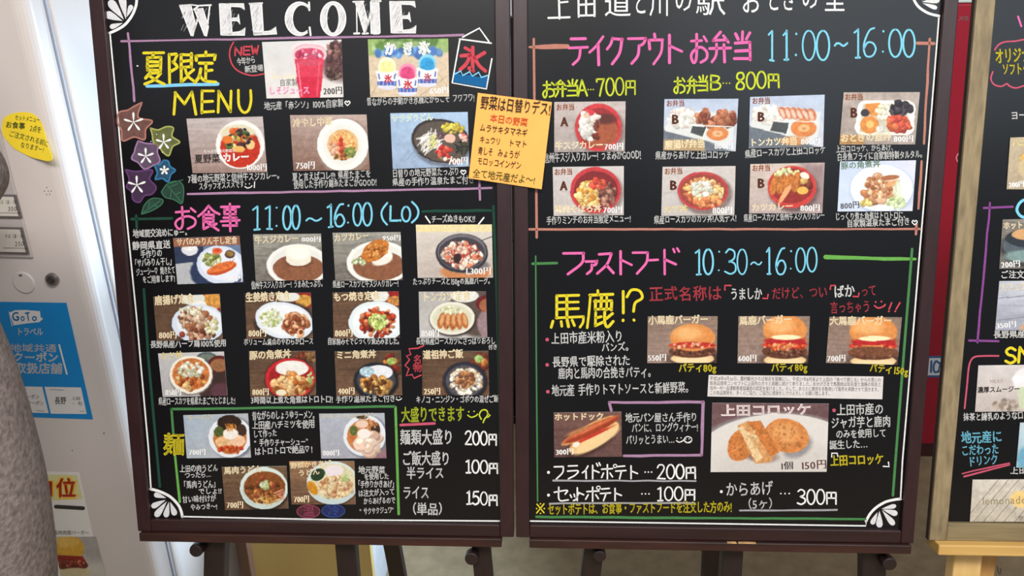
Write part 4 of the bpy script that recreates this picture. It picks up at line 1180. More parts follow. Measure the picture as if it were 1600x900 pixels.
# --- noodles ---------------------------------------------------------------
p = Pic([(287, 648.4), (388, 645.6), (392.6, 714.4), (292.6, 715.6)], (160, 178, 196), (170, 178, 186), (176, 178, 184))
p.E(363, 683, 35, 33, (110, 116, 126), soft=5).E(360, 682, 33.5, 32, (224, 228, 234)).E(360, 682, 27, 26, (206, 208, 212)).E(360, 684, 26, 25, (196, 120, 60)).E(359, 660, 19, 12, (54, 38, 30), tex=.3).E(378, 672, 8, 10, (70, 50, 40), tex=.3).E(343, 674, 8, 8, (84, 96, 50), tex=.4).E(350, 690, 13, 9, (226, 180, 130), tex=.15).E(371, 688, 13, 9, (232, 190, 156), tex=.12).E(361, 677, 12, 9, (232, 226, 216), tex=.06).strands(361, 667, 9, 3, 14, 7, 1.5, [(214, 140, 60)], 90, 20).scat(361, 702, 20, 5, 26, 1.5, 3, [(206, 80, 40), (220, 120, 60), (180, 50, 30)])
card('photo card of soy ramen with black seaweed, on grey blue', p, [('ラーメン', 291, 658, 335, 655, 9, (222, 214, 170), .012), price('700円', 295, 321, 711, 10)], GL1)
p = Pic([(499, 646), (601, 645), (604, 715.4), (502.4, 716)], (172, 178, 190), (164, 164, 174))
p.E(592, 706, 20, 14, (150, 110, 120), soft=6).E(573, 682, 34, 34, (120, 122, 132), soft=5).E(570, 680, 33, 32.5, (220, 224, 230)).E(569, 681, 26.5, 26, (196, 130, 80)).E(556, 684, 10, 9, (206, 120, 70), tex=.2).E(553, 672, 6, 8, (96, 110, 60), tex=.3).E(587, 670, 7, 11, (70, 50, 40), tex=.3).strands(574, 662, 14, 6, 34, 9, 1.8, [(170, 96, 50), (206, 150, 100)], 60, 25).E(566, 662, 10, 6, (226, 196, 176)).scat(573, 692, 21, 14, 16, 8, 12, [(226, 196, 176), (220, 186, 166), (232, 208, 192)]).E(569, 677, 10, 8, (234, 228, 220)).E(566, 651, 9, 3, (90, 70, 50), tex=.3)
card('photo card of ramen covered with pale pork slices, on grey', p, [('チャーシューメン', 502, 655, 590, 652, 8, (222, 214, 176), .01), price('800円', 504, 530, 712, 10)], GL1)
p, x, y = teishoku([(347, 729.6), (448, 727.6), (451, 794), (352.4, 796.4)], (112, 88, 66), (104, 78, 62))
p.E(414, 766, 38, 33, (60, 46, 38), soft=4).E(413, 762, 37.5, 33, (208, 222, 214)).E(413, 766, 34, 28, (190, 206, 200)).E(414, 761, 32.5, 25.5, (136, 80, 40), tex=.2).scat(414, 764, 28, 19, 60, 1.5, 4, [(160, 96, 50), (110, 62, 32), (190, 130, 70), (150, 70, 50)]).scat(414, 757, 7, 7, 40, 1, 2.2, [(196, 206, 160), (220, 224, 190), (170, 186, 130)]).strands(414, 780, 20, 5, 20, 10, 1.6, [(206, 160, 80), (222, 180, 110)]).strands(438, 772, 6, 6, 8, 9, 2, [(206, 140, 110)])
card('photo card of brown horsemeat udon with spring onion, green bowl', p, [('馬肉うどん', 350, 741, 410, 738, 11, CREAM, .015), price('700円', 354, 380, 794, 11, CREAM)], GL1)
p, x, y = teishoku([(452.4, 720.4), (554, 720), (556, 787.6), (456, 787.6)], (140, 108, 80), (112, 84, 66))
p.E(470, 722, 20, 7, (190, 140, 90), tex=.3).E(521, 758, 38, 32, (70, 52, 40), soft=4).E(520, 754, 40, 34, (206, 220, 218)).E(521, 758, 37, 30, (190, 206, 206)).E(521, 752, 35.5, 28, (214, 206, 170), tex=.1).E(522, 735, 15, 9, (226, 216, 220)).E(497, 741, 12, 9, (44, 66, 44), rot=-30, tex=.35).E(489, 762, 7, 12, (206, 140, 40), rot=-30, tex=.2).scat(525, 760, 26, 17, 110, 1.5, 4, [(222, 196, 150), (206, 170, 120), (232, 214, 176), (190, 130, 90)]).strands(525, 760, 25, 16, 60, 7, 1.2, [(230, 210, 160), (206, 150, 110)]).scat(540, 746, 6, 6, 16, 1, 2.4, [(160, 190, 96), (200, 214, 150)])
card('photo card of vegetable fritter udon in a pale green bowl', p, [('野菜かきあげ', 454, 732, 518, 728, 9, CREAM, .015), ('うどん', 466, 744, 500, 741, 9, CREAM, .015), price('700円', 459, 483, 785, 11, CREAM)], GL1)

# --- takeout ---------------------------------------------------------------
def bento(letter, xa, ya, xb, yb, x0, y0):
    return [('お弁当', x0 + 3, y0 + 13, x0 + 32, y0 + 12, 10, (150, 74, 24), .014), (letter, xa, yb, xb, yb, yb - ya, (96, 44, 16), .02, 1.6)]
STN = ((186, 176, 172), (158, 148, 144))
p = Pic([(866, 159.4), (977.4, 158.4), (976, 236.6), (866, 238)], *STN).grain(.1, 30, 6).marble((140, 128, 126), 7)
p.E(937, 203, 39, 38, (130, 112, 108), soft=5).E(935, 199, 36.5, 37.5, (196, 56, 62)).E(935, 200, 31.5, 31.5, (150, 40, 44)).E(938, 205, 28, 26, (160, 84, 54), soft=2, tex=.06).E(944, 186, 18, 8, (96, 44, 40), soft=4)
p.scat(918, 196, 13, 22, 60, 3, 6, [(226, 222, 212), (206, 206, 200), (236, 232, 226)]).scat(928, 184, 12, 8, 14, 2.5, 5, [(232, 228, 222), (214, 200, 186)]).E(922, 176, 7, 5, (206, 60, 70)).scat(931, 203, 5, 16, 16, 1.5, 3.4, [(150, 60, 44), (120, 50, 40)]).E(916, 180, 5, 5, (206, 180, 160))
card('photo card of lunch box A, beef tendon curry in red bowl', p, bento('A', 876, 180, 888, 198, 866, 160) + [('牛スジカレー', 867, 234, 943, 232, 12, CREAM, .012), price('700円', 944, 974, 234, 11)], GL2)
def tray(quad, topfood, cut):
    p = Pic(quad, (172, 186, 208), (196, 200, 208)).grain(.05, 30, 6)
    x, y = p.x0, p.y0
    p.Q([(x - 4, y + 46), (x + 70, y + 66), (x + 110, y + 84), (x - 4, y + 84)], (104, 112, 122), soft=4)
    p.Q([(x + 2, y + 46), (x + 18, y + 22), (x + 60, y + 18), (x + 113, y + 27), (x + 108, y + 66), (x + 92, y + 72), (x + 4, y + 50)], (206, 210, 208), soft=1.2)
    p.scat(x + 32, y + 30, 26, 14, 120, 2, 4.5, [(232, 230, 222), (220, 216, 206), (226, 206, 196), (240, 238, 232)])
    return p, x, y
p, x, y = tray([(1038, 155), (1153.4, 154.4), (1149, 236.4), (1036, 235)], 0, 0)
p.scat(1104, 186, 16, 10, 26, 4, 7, [(150, 80, 56), (176, 104, 72), (126, 62, 44), (196, 130, 96)]).scat(1132, 184, 14, 11, 26, 4, 7, [(166, 92, 62), (190, 120, 84), (130, 64, 46), (206, 140, 110)]).E(1102, 172, 5, 4, (176, 104, 76)).Q([(1082, 197), (1103, 199), (1098, 214), (1079, 208)], (72, 76, 78), tex=.2).E(1121, 209, 17, 11, (204, 128, 74), tex=.1).E(1121, 209, 8, 5, (222, 176, 130), soft=2).E(1121, 209, 3, 2, (196, 140, 96), soft=1.5)
p.L(1082, 196, 1144, 198, 1.5, (226, 230, 226)).L(1104, 199, 1098, 216, 1.5, (226, 230, 226))
p.Q([(1036, 218), (1096, 218), (1102, 236), (1036, 236)], (176, 150, 110), soft=4)
card('photo card of lunch box B, fried chicken in clear tray', p, bento('B', 1049, 176, 1061, 194, 1038, 154) + [('唐揚げ弁当', 1039, 233, 1102, 230, 13, CREAM, .015), price('800円', 1116, 1145, 233, 11)], GL2)
p, x, y = tray([(1171.6, 151.6), (1288, 148), (1285.6, 229.4), (1169.4, 231.6)], 0, 0)
for k in range(6): p.E(1223 + k * 9, 176 + k * .6, 6.5, 10, (190, 116, 84), rot=-25, tex=.25).E(1222 + k * 9, 177 + k * .6, 3, 8, (226, 190, 170), rot=-25, soft=2)
p.Q([(1208, 190), (1234, 192), (1228, 209), (1203, 204)], (76, 80, 82), tex=.2).E(1255, 200, 20, 14, (208, 130, 72), tex=.08).E(1256, 200, 9, 6, (224, 176, 120), soft=2).E(1256, 201, 3.5, 2.5, (196, 140, 96), soft=1.5).L(1234, 191, 1228, 212, 1.8, (230, 232, 228)).L(1208, 189, 1276, 190, 1.2, (228, 230, 226))
p.E(1240, 220, 22, 7, (196, 140, 90), soft=4)
card('photo card of lunch box B, sliced cutlet in clear tray', p, bento('B', 1183, 172, 1195, 190, 1172, 150) + [('トンカツ弁当', 1171, 229, 1246, 226, 12, CREAM, .015), price('800円', 1251, 1281, 226, 11)], GL2)
p = Pic([(1317.6, 144.4), (1436.6, 144), (1429, 225.6), (1311, 226)], (172, 160, 152), (160, 148, 140)).grain(.14, 8, 8)
for cx, cy in ((1352, 170), (1417, 170), (1348, 198), (1415, 198)): p.E(cx, cy, 13, 13, (236, 234, 224))
p.Q([(1352, 157), (1417, 157), (1415, 211), (1349, 211)], (236, 234, 224)).Q([(1340, 170), (1429, 170), (1427, 198), (1336, 198)], (236, 234, 224)).Q([(1348, 162), (1418, 162), (1416, 207), (1342, 207)], (196, 190, 170))
p.Q([(1352, 162), (1375, 160), (1372, 182), (1350, 178)], (216, 140, 70), tex=.15).E(1351, 176, 7, 6, (60, 60, 66)).E(1358, 195, 15, 14, (214, 140, 72), tex=.1).E(1359, 194, 6, 6, (226, 186, 110), soft=2).scat(1382, 174, 12, 13, 50, 2, 4, [(226, 222, 196), (236, 232, 214), (206, 200, 160)]).scat(1407, 170, 14, 11, 30, 4, 7, [(62, 58, 66), (44, 42, 50), (84, 78, 84)]).scat(1405, 193, 18, 12, 50, 3, 6, [(206, 86, 66), (220, 120, 76), (190, 66, 60), (196, 96, 50)]).E(1376, 203, 8, 8, (206, 206, 196), tex=.3)
p.Q([(1311, 210), (1350, 212), (1350, 226), (1311, 226)], (170, 130, 80), soft=4)
card('photo card of lunch box B in a white rounded tray', p, bento('B', 1328, 165, 1340, 184, 1317, 144) + [('おとぎの里弁', 1313, 222, 1393, 219, 12, CREAM, .015), price('800円', 1396, 1427, 222, 11)], GL2)
p = Pic([(863.6, 261), (974.6, 259.4), (974.4, 336), (865, 337.4)], (196, 190, 188), (184, 178, 174)).marble((136, 130, 130), 10)
p.E(934, 301, 40, 37, (140, 126, 122), soft=5).E(930.5, 297, 39.5, 36, (192, 58, 64)).E(931, 298, 34.5, 30.5, (130, 40, 44)).scat(920, 302, 20, 19, 130, 2, 4.5, [(226, 176, 84), (232, 196, 116), (206, 140, 60), (236, 206, 140)]).scat(948, 303, 13, 18, 90, 1.6, 3.6, [(120, 74, 66), (96, 56, 52), (150, 106, 92), (176, 130, 110)]).scat(934, 287, 12, 9, 30, 2, 4, [(222, 84, 62), (206, 66, 52), (230, 120, 90)])
card('photo card of lunch box A, minced horsemeat in red bowl', p, bento('A', 875, 280, 887, 298, 863, 261) + [('馬肉そぼろ丼', 866, 333, 940, 331, 12, CREAM, .015), price('700円', 942, 972, 333, 11)], GL2)
p = Pic([(1035, 260.6), (1149, 259.4), (1147, 336), (1033, 337.4)], (196, 190, 186), (186, 180, 178)).marble((140, 134, 132), 9)
p.E(1102, 303, 42, 32, (130, 116, 112), soft=5).E(1098, 298, 39.5, 30, (186, 66, 68)).E(1098, 298, 35.5, 26, (150, 70, 60)).scat(1098, 298, 30, 20, 140, 2, 4.5, [(226, 180, 110), (214, 150, 90), (230, 206, 150), (200, 110, 70)]).scat(1096, 294, 17, 12, 70, 1.6, 3.6, [(224, 224, 210), (206, 210, 190), (234, 232, 222)]).scat(1104, 316, 22, 6, 30, 2, 4.4, [(224, 150, 96), (206, 120, 76)])
card('photo card of lunch box B, egg cutlet rice in red bowl', p, bento('B', 1046, 279, 1058, 297, 1035, 260) + [('カツ丼', 1037, 333, 1075, 331, 11, (240, 220, 150), .015), price('800円', 1113, 1144, 334, 12)], GL2)
p = Pic([(1172, 256.4), (1288, 254), (1284.4, 333), (1170, 333.4)], (196, 182, 172), (176, 160, 156)).marble((140, 120, 116), 6).grain(.1, 30, 5)
p.Q([(1250, 254), (1290, 254), (1288, 334), (1262, 320)], (150, 130, 130), soft=14)
p.E(1240, 297, 39, 34, (110, 90, 90), soft=6).E(1237, 292, 38, 33, (198, 66, 62)).E(1236, 290, 33.5, 27.5, (150, 50, 46)).scat(1229, 272, 18, 9, 60, 1.6, 3.8, [(206, 216, 150), (226, 226, 186), (186, 200, 120)]).E(1256, 275, 8, 6, (230, 222, 206)).scat(1252, 288, 14, 9, 30, 3, 6, [(140, 66, 44), (120, 50, 40), (230, 190, 110)])
for k in range(4): p.E(1210 + k * 11, 289 - k * 1.5, 7, 16, (190, 116, 56), rot=14, tex=.35).L(1217 + k * 11, 276, 1211 + k * 11, 304, 1.3, (110, 56, 30), .7)
p.E(1226, 303, 4, 17, (226, 160, 110), rot=34, tex=.15).E(1254, 297, 9, 6, (226, 176, 84), tex=.2)
card('photo card of lunch box B, cutlet curry in red bowl', p, bento('B', 1183, 276, 1195, 294, 1172, 255) + [('カツカレー', 1174, 330, 1240, 327, 11, CREAM, .015), price('800円', 1250, 1281, 330, 11)], GL2)
p = Pic([(1312, 252.4), (1430.6, 250.4), (1425, 329.6), (1308, 330.4)], (186, 202, 226), (196, 208, 226), (206, 210, 226))
p.E(1378, 296, 50, 38, (170, 184, 206), soft=5).E(1377, 294, 48.5, 36.5, (222, 228, 232)).E(1377, 295, 42, 30, (230, 233, 236), soft=2)
p.scat(1371, 295, 24, 18, 20, 7, 11, [(206, 150, 110), (216, 166, 130), (190, 126, 86), (222, 180, 146)]).scat(1372, 292, 22, 16, 40, 2, 4, [(170, 106, 70), (226, 190, 156), (196, 140, 96)]).E(1390, 277, 15, 4, (166, 106, 70), rot=-5).E(1394, 286, 12, 4, (216, 160, 110), rot=-20).strands(1402, 305, 7, 20, 50, 12, 1.2, [(214, 226, 196), (226, 232, 214), (196, 212, 170)], 90, 30).scat(1400, 316, 14, 8, 60, 1.2, 2.8, [(206, 222, 176), (190, 210, 150)]).scat(1354, 316, 10, 5, 20, 2, 3.6, [(222, 206, 130), (206, 180, 110)])
card('photo card of braised pork on a white plate, pale blue ground', p, [('豚の角煮丼', 1314, 265, 1376, 261, 11, (112, 140, 112), .01), ('800円', 1313, 327, 1343, 325, 11, (70, 70, 76), 0, .8)], GL2)

# --- fast food ---------------------------------------------------------------
def burger(quad, cx, top, bot, rx, cheese, tomato):
    p = Pic(quad, (140, 118, 104), (148, 126, 116)).grain(.12, 50, 2.2)
    q = np.array(quad)
    p.E(cx + 6, bot - 6, rx + 8, 12, (70, 50, 44), soft=8)
    hgt = bot - top
    p.E(cx, bot - 6, rx * .94, 9, (222, 190, 140)).E(cx, bot - 4, rx * .8, 6, (230, 206, 160), soft=2)
    p.E(cx, bot - hgt * .27, rx * 1.02, hgt * .16, (104, 62, 44), tex=.4, ts=2)
    p.scat(cx, bot - hgt * .27, rx * .9, hgt * .1, 50, 1.5, 3, [(120, 76, 56), (84, 50, 38), (140, 96, 74)])
    yb = bot - hgt * .42
    p.E(cx, yb, rx * 1.0, hgt * .09, (196, 56, 40), tex=.3)
    p.scat(cx, yb + 2, rx * .92, hgt * .07, 40, 1.5, 3.4, [(214, 80, 50), (180, 44, 36), (232, 150, 110), (226, 120, 70)])
    if tomato:
        p.Q([(cx - rx * .86, yb - hgt * .18), (cx + rx * .9, yb - hgt * .18), (cx + rx * .92, yb - 1), (cx - rx * .82, yb - 1)], (176, 36, 40), tex=.1)
    if cheese:
        p.E(cx + 1, yb - hgt * .15, rx * .62, hgt * .07, (234, 222, 176))
    yt = bot - hgt * (.62 if tomato else .5)
    p.E(cx, yt - hgt * .12, rx * .98, hgt * .34, (214, 140, 76), soft=1.2)
    p.Q([(cx - rx, yt + hgt * .02), (cx + rx, yt + hgt * .02), (cx + rx, yt + hgt * .3), (cx - rx, yt + hgt * .3)], (0, 0, 0), soft=.01) if 0 else None
    p.E(cx - rx * .2, yt - hgt * .22, rx * .6, hgt * .16, (230, 172, 110), soft=7)
    p.E(cx, yt + hgt * .09, rx * .94, hgt * .07, (178, 100, 56), soft=3)
    if tomato:
        p.E(cx, yb - hgt * .09, rx * .9, hgt * .07, (184, 42, 44), tex=.15)
        if cheese: p.E(cx + 2, yb - hgt * .165, rx * .66, hgt * .055, (236, 224, 180))
    else:
        p.E(cx, yb - 1, rx * .96, hgt * .075, (190, 54, 44), tex=.3).scat(cx, yb, rx * .9, hgt * .06, 30, 1.4, 3, [(226, 110, 80), (170, 40, 36), (236, 170, 130)])
    return p
p = burger([(1012, 494.4), (1121, 494), (1119.4, 566.4), (1011, 567)], 1082, 503, 566, 36, False, False)
card('photo card of small burger without cheese, 550円', p, [('小馬鹿バーガー', 1013, 507, 1107, 505, 13, CREAM, .012), price('550円', 1012, 1041, 564, 11)], GL2)
p = burger([(1153.6, 494), (1265, 494), (1262, 567.4), (1152, 567)], 1226, 497, 568, 35, True, True)
p.scat(1226, 541, 32, 5, 30, 1.5, 3.2, [(226, 110, 60), (206, 70, 40), (236, 160, 110)])
card('photo card of medium burger with cheese and tomato, 600円', p, [('馬鹿バーガー', 1155, 508, 1238, 505, 13, CREAM, .012), price('600円', 1153, 1182, 565, 11)], GL2)
p = burger([(1295.6, 495), (1408.6, 495.6), (1401.6, 569.6), (1290, 566.6)], 1364, 499, 570, 38, True, True)
p.E(1362, 549, 38, 8, (120, 76, 54), tex=.35, ts=2)
card('photo card of large burger with thick patty, 700円', p, [('大馬鹿バーガー', 1296, 508, 1394, 507, 13, CREAM, .012), price('700円', 1292, 1321, 565, 11)], GL2)

p = Pic([(1107, 585.6), (1379.6, 588), (1378, 623.4), (1105, 619)], (214, 208, 206), (210, 206, 204))
card('white printed notice slip of small text beneath the burgers', p, [
    ('平成28年4月26日、農村観光ひろば発足を契機にし、平成27年8月末より上田の「食べて感じる」からの思いの', 1109, 594.5, 1377, 597, 6.5, DK),
    ('新商品開発コンセプトに上田市の方々と挑戦し続けて参りました。おかげさまで馬鹿肉は知名度と価格の知名と', 1109, 602, 1377, 604, 6.5, DK),
    ('信州一村一品運動推進協議会の認定を受けました。そして、あらたに鹿肉を多数用いて販売を再開させて頂きます。', 1109, 609.5, 1376, 612, 6.5, DK),
    ('この商品開発を、多くのご協力、ご協力に感謝をしつつよろしくお願い致します。', 1109, 617, 1299, 618, 6.5, DK)], None, name='notice_slip', cat='notice')

p = Pic([(865, 644.4), (971, 643), (971.6, 713), (866, 714)], (116, 84, 76), (104, 76, 74)).grain(.12, 40, 3)
p.E(925, 690, 46, 16, (70, 48, 44), rot=-30, soft=6)
p.E(928, 683, 44, 15, (222, 182, 120), rot=-30).E(932, 688, 40, 10, (232, 200, 146), rot=-30, soft=3).E(918, 672, 46, 8, (206, 150, 96), rot=-29, tex=.2).E(924, 671, 47, 7.5, (160, 66, 40), rot=-25).E(923, 668, 42, 3.2, (206, 110, 70), rot=-25, soft=2).E(926, 680, 34, 2.5, (196, 60, 46), rot=-25, soft=1.5).E(900, 694, 6, 4, (232, 226, 206), rot=-25).E(904, 672, 20, 3, (180, 120, 80), rot=-22, soft=2)
card('photo card of hot dog with a long sausage, 300円', p, [('ホットドック', 866, 657, 944, 656, 11, CREAM, .015), ('300円', 868, 711, 896, 710, 10, WHT, 0, .8)], GL2)

p = Pic([(1112.4, 629), (1294.6, 630.4), (1291, 736.6), (1110, 737)], (112, 84, 86), (104, 78, 80)).grain(.1, 60, 4)
p.E(1216, 716, 136, 72, (150, 150, 150), soft=6).E(1218, 722, 136, 76, (212, 207, 202)).E(1214, 732, 100, 46, (202, 196, 190), soft=20)
p.E(1246, 697, 24, 16, (150, 146, 146), rot=-30, soft=6).E(1229, 680, 35, 26, (206, 132, 72), rot=14, tex=.22, ts=2).E(1227, 676, 22, 14, (222, 160, 100), rot=14, soft=8).scat(1229, 680, 31, 22, 60, 1.5, 3, [(214, 146, 86), (204, 130, 72)], soft=2)
p.E(1184, 708, 30, 12, (140, 110, 100), rot=10, soft=6).E(1158, 694, 20, 27, (200, 124, 66), rot=28, tex=.25, ts=2).scat(1158, 698, 14, 20, 30, 1.5, 3, [(210, 140, 82), (196, 120, 64)], soft=2)
p.Q([(1152, 664), (1170, 656), (1214, 706), (1202, 722), (1180, 724)], (206, 150, 96), tex=.2).Q([(1154, 668), (1160, 664), (1192, 714), (1182, 722)], (226, 196, 150), tex=.15).Q([(1168, 658), (1188, 656), (1218, 706), (1204, 712)], (192, 118, 62), tex=.25)
p.scat(1176, 690, 9, 22, 40, 1.5, 3, [(230, 204, 158), (210, 160, 106), (222, 184, 132)], soft=2)
card('large photo card of two croquettes, one cut open, on white plate', p, [('上田コロッケ', 1126, 650, 1268, 648, 17, (232, 216, 214), .025), ('1個', 1218, 734, 1240, 733, 12, DK, 0, .5), ('150円', 1250, 734, 1292, 732, 14, (96, 62, 56), .0, .8)], GL2)

# --- drinks board ---------------------------------------------------------
GL3 = 'photo cards on the drinks chalkboard'
p = Pic([(1577.7, 215), (1640, 213), (1634, 296), (1572, 295.7)], (186, 172, 144), (176, 160, 134)).grain(.06, 20, 20)
p.E(1602, 252, 10, 13, (206, 166, 90), soft=3, tex=.2).E(1612, 262, 22, 18, (196, 178, 140), soft=4)
card('photo card of a soft serve on beige ground, 200円', p, [('ハニー', 1582, 229, 1612, 228, 11, (240, 222, 150), .01), ('200円', 1576, 293.5, 1600, 292, 10, WHT, 0, .8)], GL3)
p = Pic([(1566, 343), (1650, 341), (1646, 419), (1560.7, 420)], (130, 124, 116), (110, 106, 100)).grain(.2, 14, 2)
p.E(1606, 388, 44, 30, (70, 66, 66), soft=5).E(1604, 384, 38, 20, (88, 100, 108)).E(1604, 372, 34, 14, (52, 58, 66)).E(1604, 366, 24, 9, (206, 160, 110)).E(1604, 400, 36, 10, (126, 150, 148), soft=3)
card('photo card of hot coffee in a grey cup, 200円', p, [('ホットコーヒー', 1568, 358, 1640, 355, 11, CREAM, .015), ('200円', 1564, 419, 1594, 417, 11, WHT, 0, .8)], GL3)
p = Pic([(1560.7, 439), (1650, 438), (1646, 515), (1554, 516)], (186, 190, 200), (158, 162, 176)).grain(.14, 60, 4)
p.L(1558, 466, 1650, 456, 1.2, (120, 124, 140)).L(1556, 500, 1650, 490, 1.2, (126, 130, 144)).E(1604, 512, 12, 6, (196, 160, 130), soft=3).E(1630, 470, 26, 28, (206, 196, 186), soft=3)
card('photo card of cafe latte on pale grey boards, 350円', p, [('カフェラテ', 1564, 455, 1612, 453, 12, CREAM, .012), ('350円', 1556, 513.5, 1588, 511, 10, WHT, 0, .8)], GL3)
p = Pic([(1528, 570.7), (1650, 569), (1646, 642), (1522.7, 643)], (206, 200, 198), (190, 180, 174)).grain(.05, 20, 10)
p.scat(1572, 632, 20, 8, 30, 2, 5, [(166, 150, 140), (140, 126, 116), (190, 176, 160)], soft=3).E(1604, 594, 22, 20, (226, 224, 226), soft=3).Q([(1588, 604), (1624, 604), (1618, 638), (1592, 638)], (196, 206, 176), soft=2).E(1590, 592, 9, 6, (236, 234, 236))
card('photo card of a frothy smoothie in a glass, on beige', p, [('MILKY', 1547, 599, 1568, 598, 7, (150, 130, 126)), ('濃厚スムージー', 1527, 614, 1594, 612, 9, DK, .015)], GL3)
p = Pic([(1593, 660), (1650, 659), (1645, 730), (1587, 730)], (190, 206, 216), (150, 186, 200)); p.E(1612, 716, 24, 22, (110, 166, 190), soft=6)
card('photo card of a pale blue drink, right of the cyan lettering', p, [('サイダー', 1600, 676, 1640, 675, 9, WHT)], GL3)
p = Pic([(1519, 749), (1660, 748), (1656, 814.5), (1514.7, 814.5)], (206, 200, 186), (190, 180, 164))
for k in range(9):
    xk = 1500 + k * 16
    p.L(xk, 820, xk + 62, 746, 1.3, (140, 128, 112), .8).L(xk + 6, 820, xk + 68, 746, .8, (170, 158, 140), .6)
p.grain(.1, 6, 6).E(1594, 779, 16, 13, (232, 200, 130), soft=3)
card('photo card of lemonade lettering on slanted pale planks', p, [('lemonade', 1535, 789, 1604, 787, 15, (140, 126, 96))] + [('信州', 1592, 814, 1606, 813, 8, DK)], GL3)

# burger picture printed on the ranking poster
p = Pic([(84, 838), (150, 838), (172, 925), (100, 925)], (190, 186, 178), (206, 200, 186))
p.E(150, 850, 30, 26, (170, 164, 158), soft=14).E(108, 856, 24, 20, (216, 166, 60), soft=1.5).E(104, 846, 18, 8, (228, 186, 96), soft=6)
p.Q([(90, 866), (130, 868), (136, 878), (92, 882)], (150, 40, 36), tex=.2).E(114, 882, 24, 9, (112, 50, 40), tex=.4, ts=2).scat(112, 879, 20, 4, 24, 1.4, 3, [(196, 120, 90), (130, 56, 44), (176, 70, 56)]).E(118, 893, 26, 7, (206, 190, 150), soft=2)
picture(po, MF, p, 0.0011)
# ------------------------------------------------------------------ chalk lettering and drawings, each a flat part of its chalkboard
CH = {'white': (226, 226, 224), 'grey': (150, 148, 152), 'pink': (218, 100, 162), 'cyan': (116, 192, 216), 'yellow': (212, 196, 42), 'lime': (184, 196, 50),
      'red': (192, 68, 80), 'salmon': (172, 116, 102), 'mauve': (158, 122, 152), 'green': (96, 158, 72), 'mid_green': (66, 122, 70), 'dark_green': (26, 66, 52),
      'violet': (126, 66, 132), 'rose': (188, 80, 104), 'blue': (22, 92, 144), 'wine': (140, 62, 82), 'navy': (44, 74, 136), 'sky': (120, 190, 230), 'pale': (206, 206, 208)}
def chalk_m(c):
    return mat('chalk_' + c, CH[c], rough=0.85, spec=0.2, noise=0.10, scale=260)
def lay(board, ink, c, name='chalk_lettering', h=0.00035):
    return ink.build(name, PL, h, chalk_m(c), board)
BW = {'n': .012}
def T(board, c, text, x0, y0, x1, y1, h, off=.012, jit=.035):
    ik = Ink(); write(ik, text, x0, y0, x1, y1, h, off, jit); lay(board, ik, c)
def ST(board, c, items, w):
    ik = Ink()
    for it in items: stroke(ik, it[0], *it[1:5], w)
    lay(board, ik, c)
def LN(board, c, lines, w, name='chalk_line', smooth=False, h=0.0003):
    for P in lines:
        ik = Ink()
        P = np.array(P, float)
        # a hand-drawn line wobbles a little
        if len(P) == 2 and np.linalg.norm(P[1] - P[0]) > 60:
            n = int(np.linalg.norm(P[1] - P[0]) / 25) + 2
            t = np.linspace(0, 1, n)[:, None]
            P = P[0] * (1 - t) + P[1] * t + rng.normal(0, .25, (n, 2))
            ik.line(P, list(w * (1 + rng.normal(0, .10, 8))) if not np.iterable(w) else w)
        else:
            ik.line(P, w, smooth=smooth and len(P) > 2)
        lay(board, ik, c, name, h)
def smile(ik, x, y, r, w):
    ik.line([(x - r, y - r * .9), (x - r, y - r * .85)], w * 1.1); ik.line([(x + r * .5, y - r), (x + r * .5, y - r * .95)], w * 1.1)
    ik.line([(x - r * 1.3, y + r * .1), (x - r * .3, y + r * .7), (x + r, y + r * .3), (x + r * 1.5, y - r * .2)], w, smooth=True)
def heart(ik, x, y, r, w):
    ik.line([(x, y + r), (x - r, y - r * .1), (x - r * .5, y - r * .8), (x, y - r * .3), (x + r * .5, y - r * .8), (x + r, y - r * .1), (x, y + r)], w, smooth=True)

A, Bd, D = board_l, board_r, board_t

# ---- WELCOME: hatched slab letters
WEL = []
def slabE(x0, x1, y0, y1):
    w = x1 - x0; h = y1 - y0
    return [[(x0, y0), (x0 + w * .42, y0), (x0 + w * .5, y1), (x0 + w * .06, y1)], [(x0 + w * .3, y0), (x1 - w * .05, y0), (x1 - w * .02, y0 + h * .2), (x1 - w * .12, y0 + h * .1), (x0 + w * .4, y0 + h * .08)],
            [(x0 + w * .4, y0 + h * .47), (x1 - w * .3, y0 + h * .45), (x1 - w * .26, y0 + h * .33), (x1 - w * .2, y0 + h * .66), (x1 - w * .3, y0 + h * .54), (x0 + w * .44, y0 + h * .54)],
            [(x0 + w * .4, y1 - h * .07), (x1 - w * .1, y1 - h * .12), (x1, y1 - h * .24), (x1 - w * .01, y1), (x0 + w * .1, y1)]]
fillm, inkw, inkh = Ink(), Ink(), Ink()
def solid(polys, hatch):
    for P in polys:
        fillm.poly(P)
        inkw.line(list(P) + [P[0]], 1.6)
solid([[(282, 9), (300, 8), (305, 55), (299, 56)], [(299, 56), (313, 20), (317, 12), (303, 52)]], 0) if 0 else None
for P in ([(281, 9), (298.5, 8), (306, 40), (302, 56), (299, 56)], [(304, 15), (317, 13), (326, 42), (323, 56), (320, 56)],):
    fillm.poly(P); inkw.line(P + [P[0]], 1.6)
inkw.line([(301.5, 56), (310.5, 26)], 2); inkw.line([(322.5, 56), (328, 9)], 2.4); inkw.line([(281, 9), (301, 7.8)], 2.6); inkw.line([(303, 15), (311, 9), (330, 8)], 2.4); inkw.line([(300, 7.8), (311, 9)], 2)
solid(slabE(343, 383, 6, 55), 0)
solid([[(391, 5.5), (409, 5), (412, 54), (397, 54.5)], [(397, 50), (424, 49), (431, 42), (433, 53), (397, 54.8)]], 0)
inkw.line([(390, 5.8), (410, 5)], 2.4)
t = np.linspace(-.95, -5.3, 22)
outer = [(468 + 22 * math.cos(a), 29.5 + 26 * math.sin(a)) for a in t]
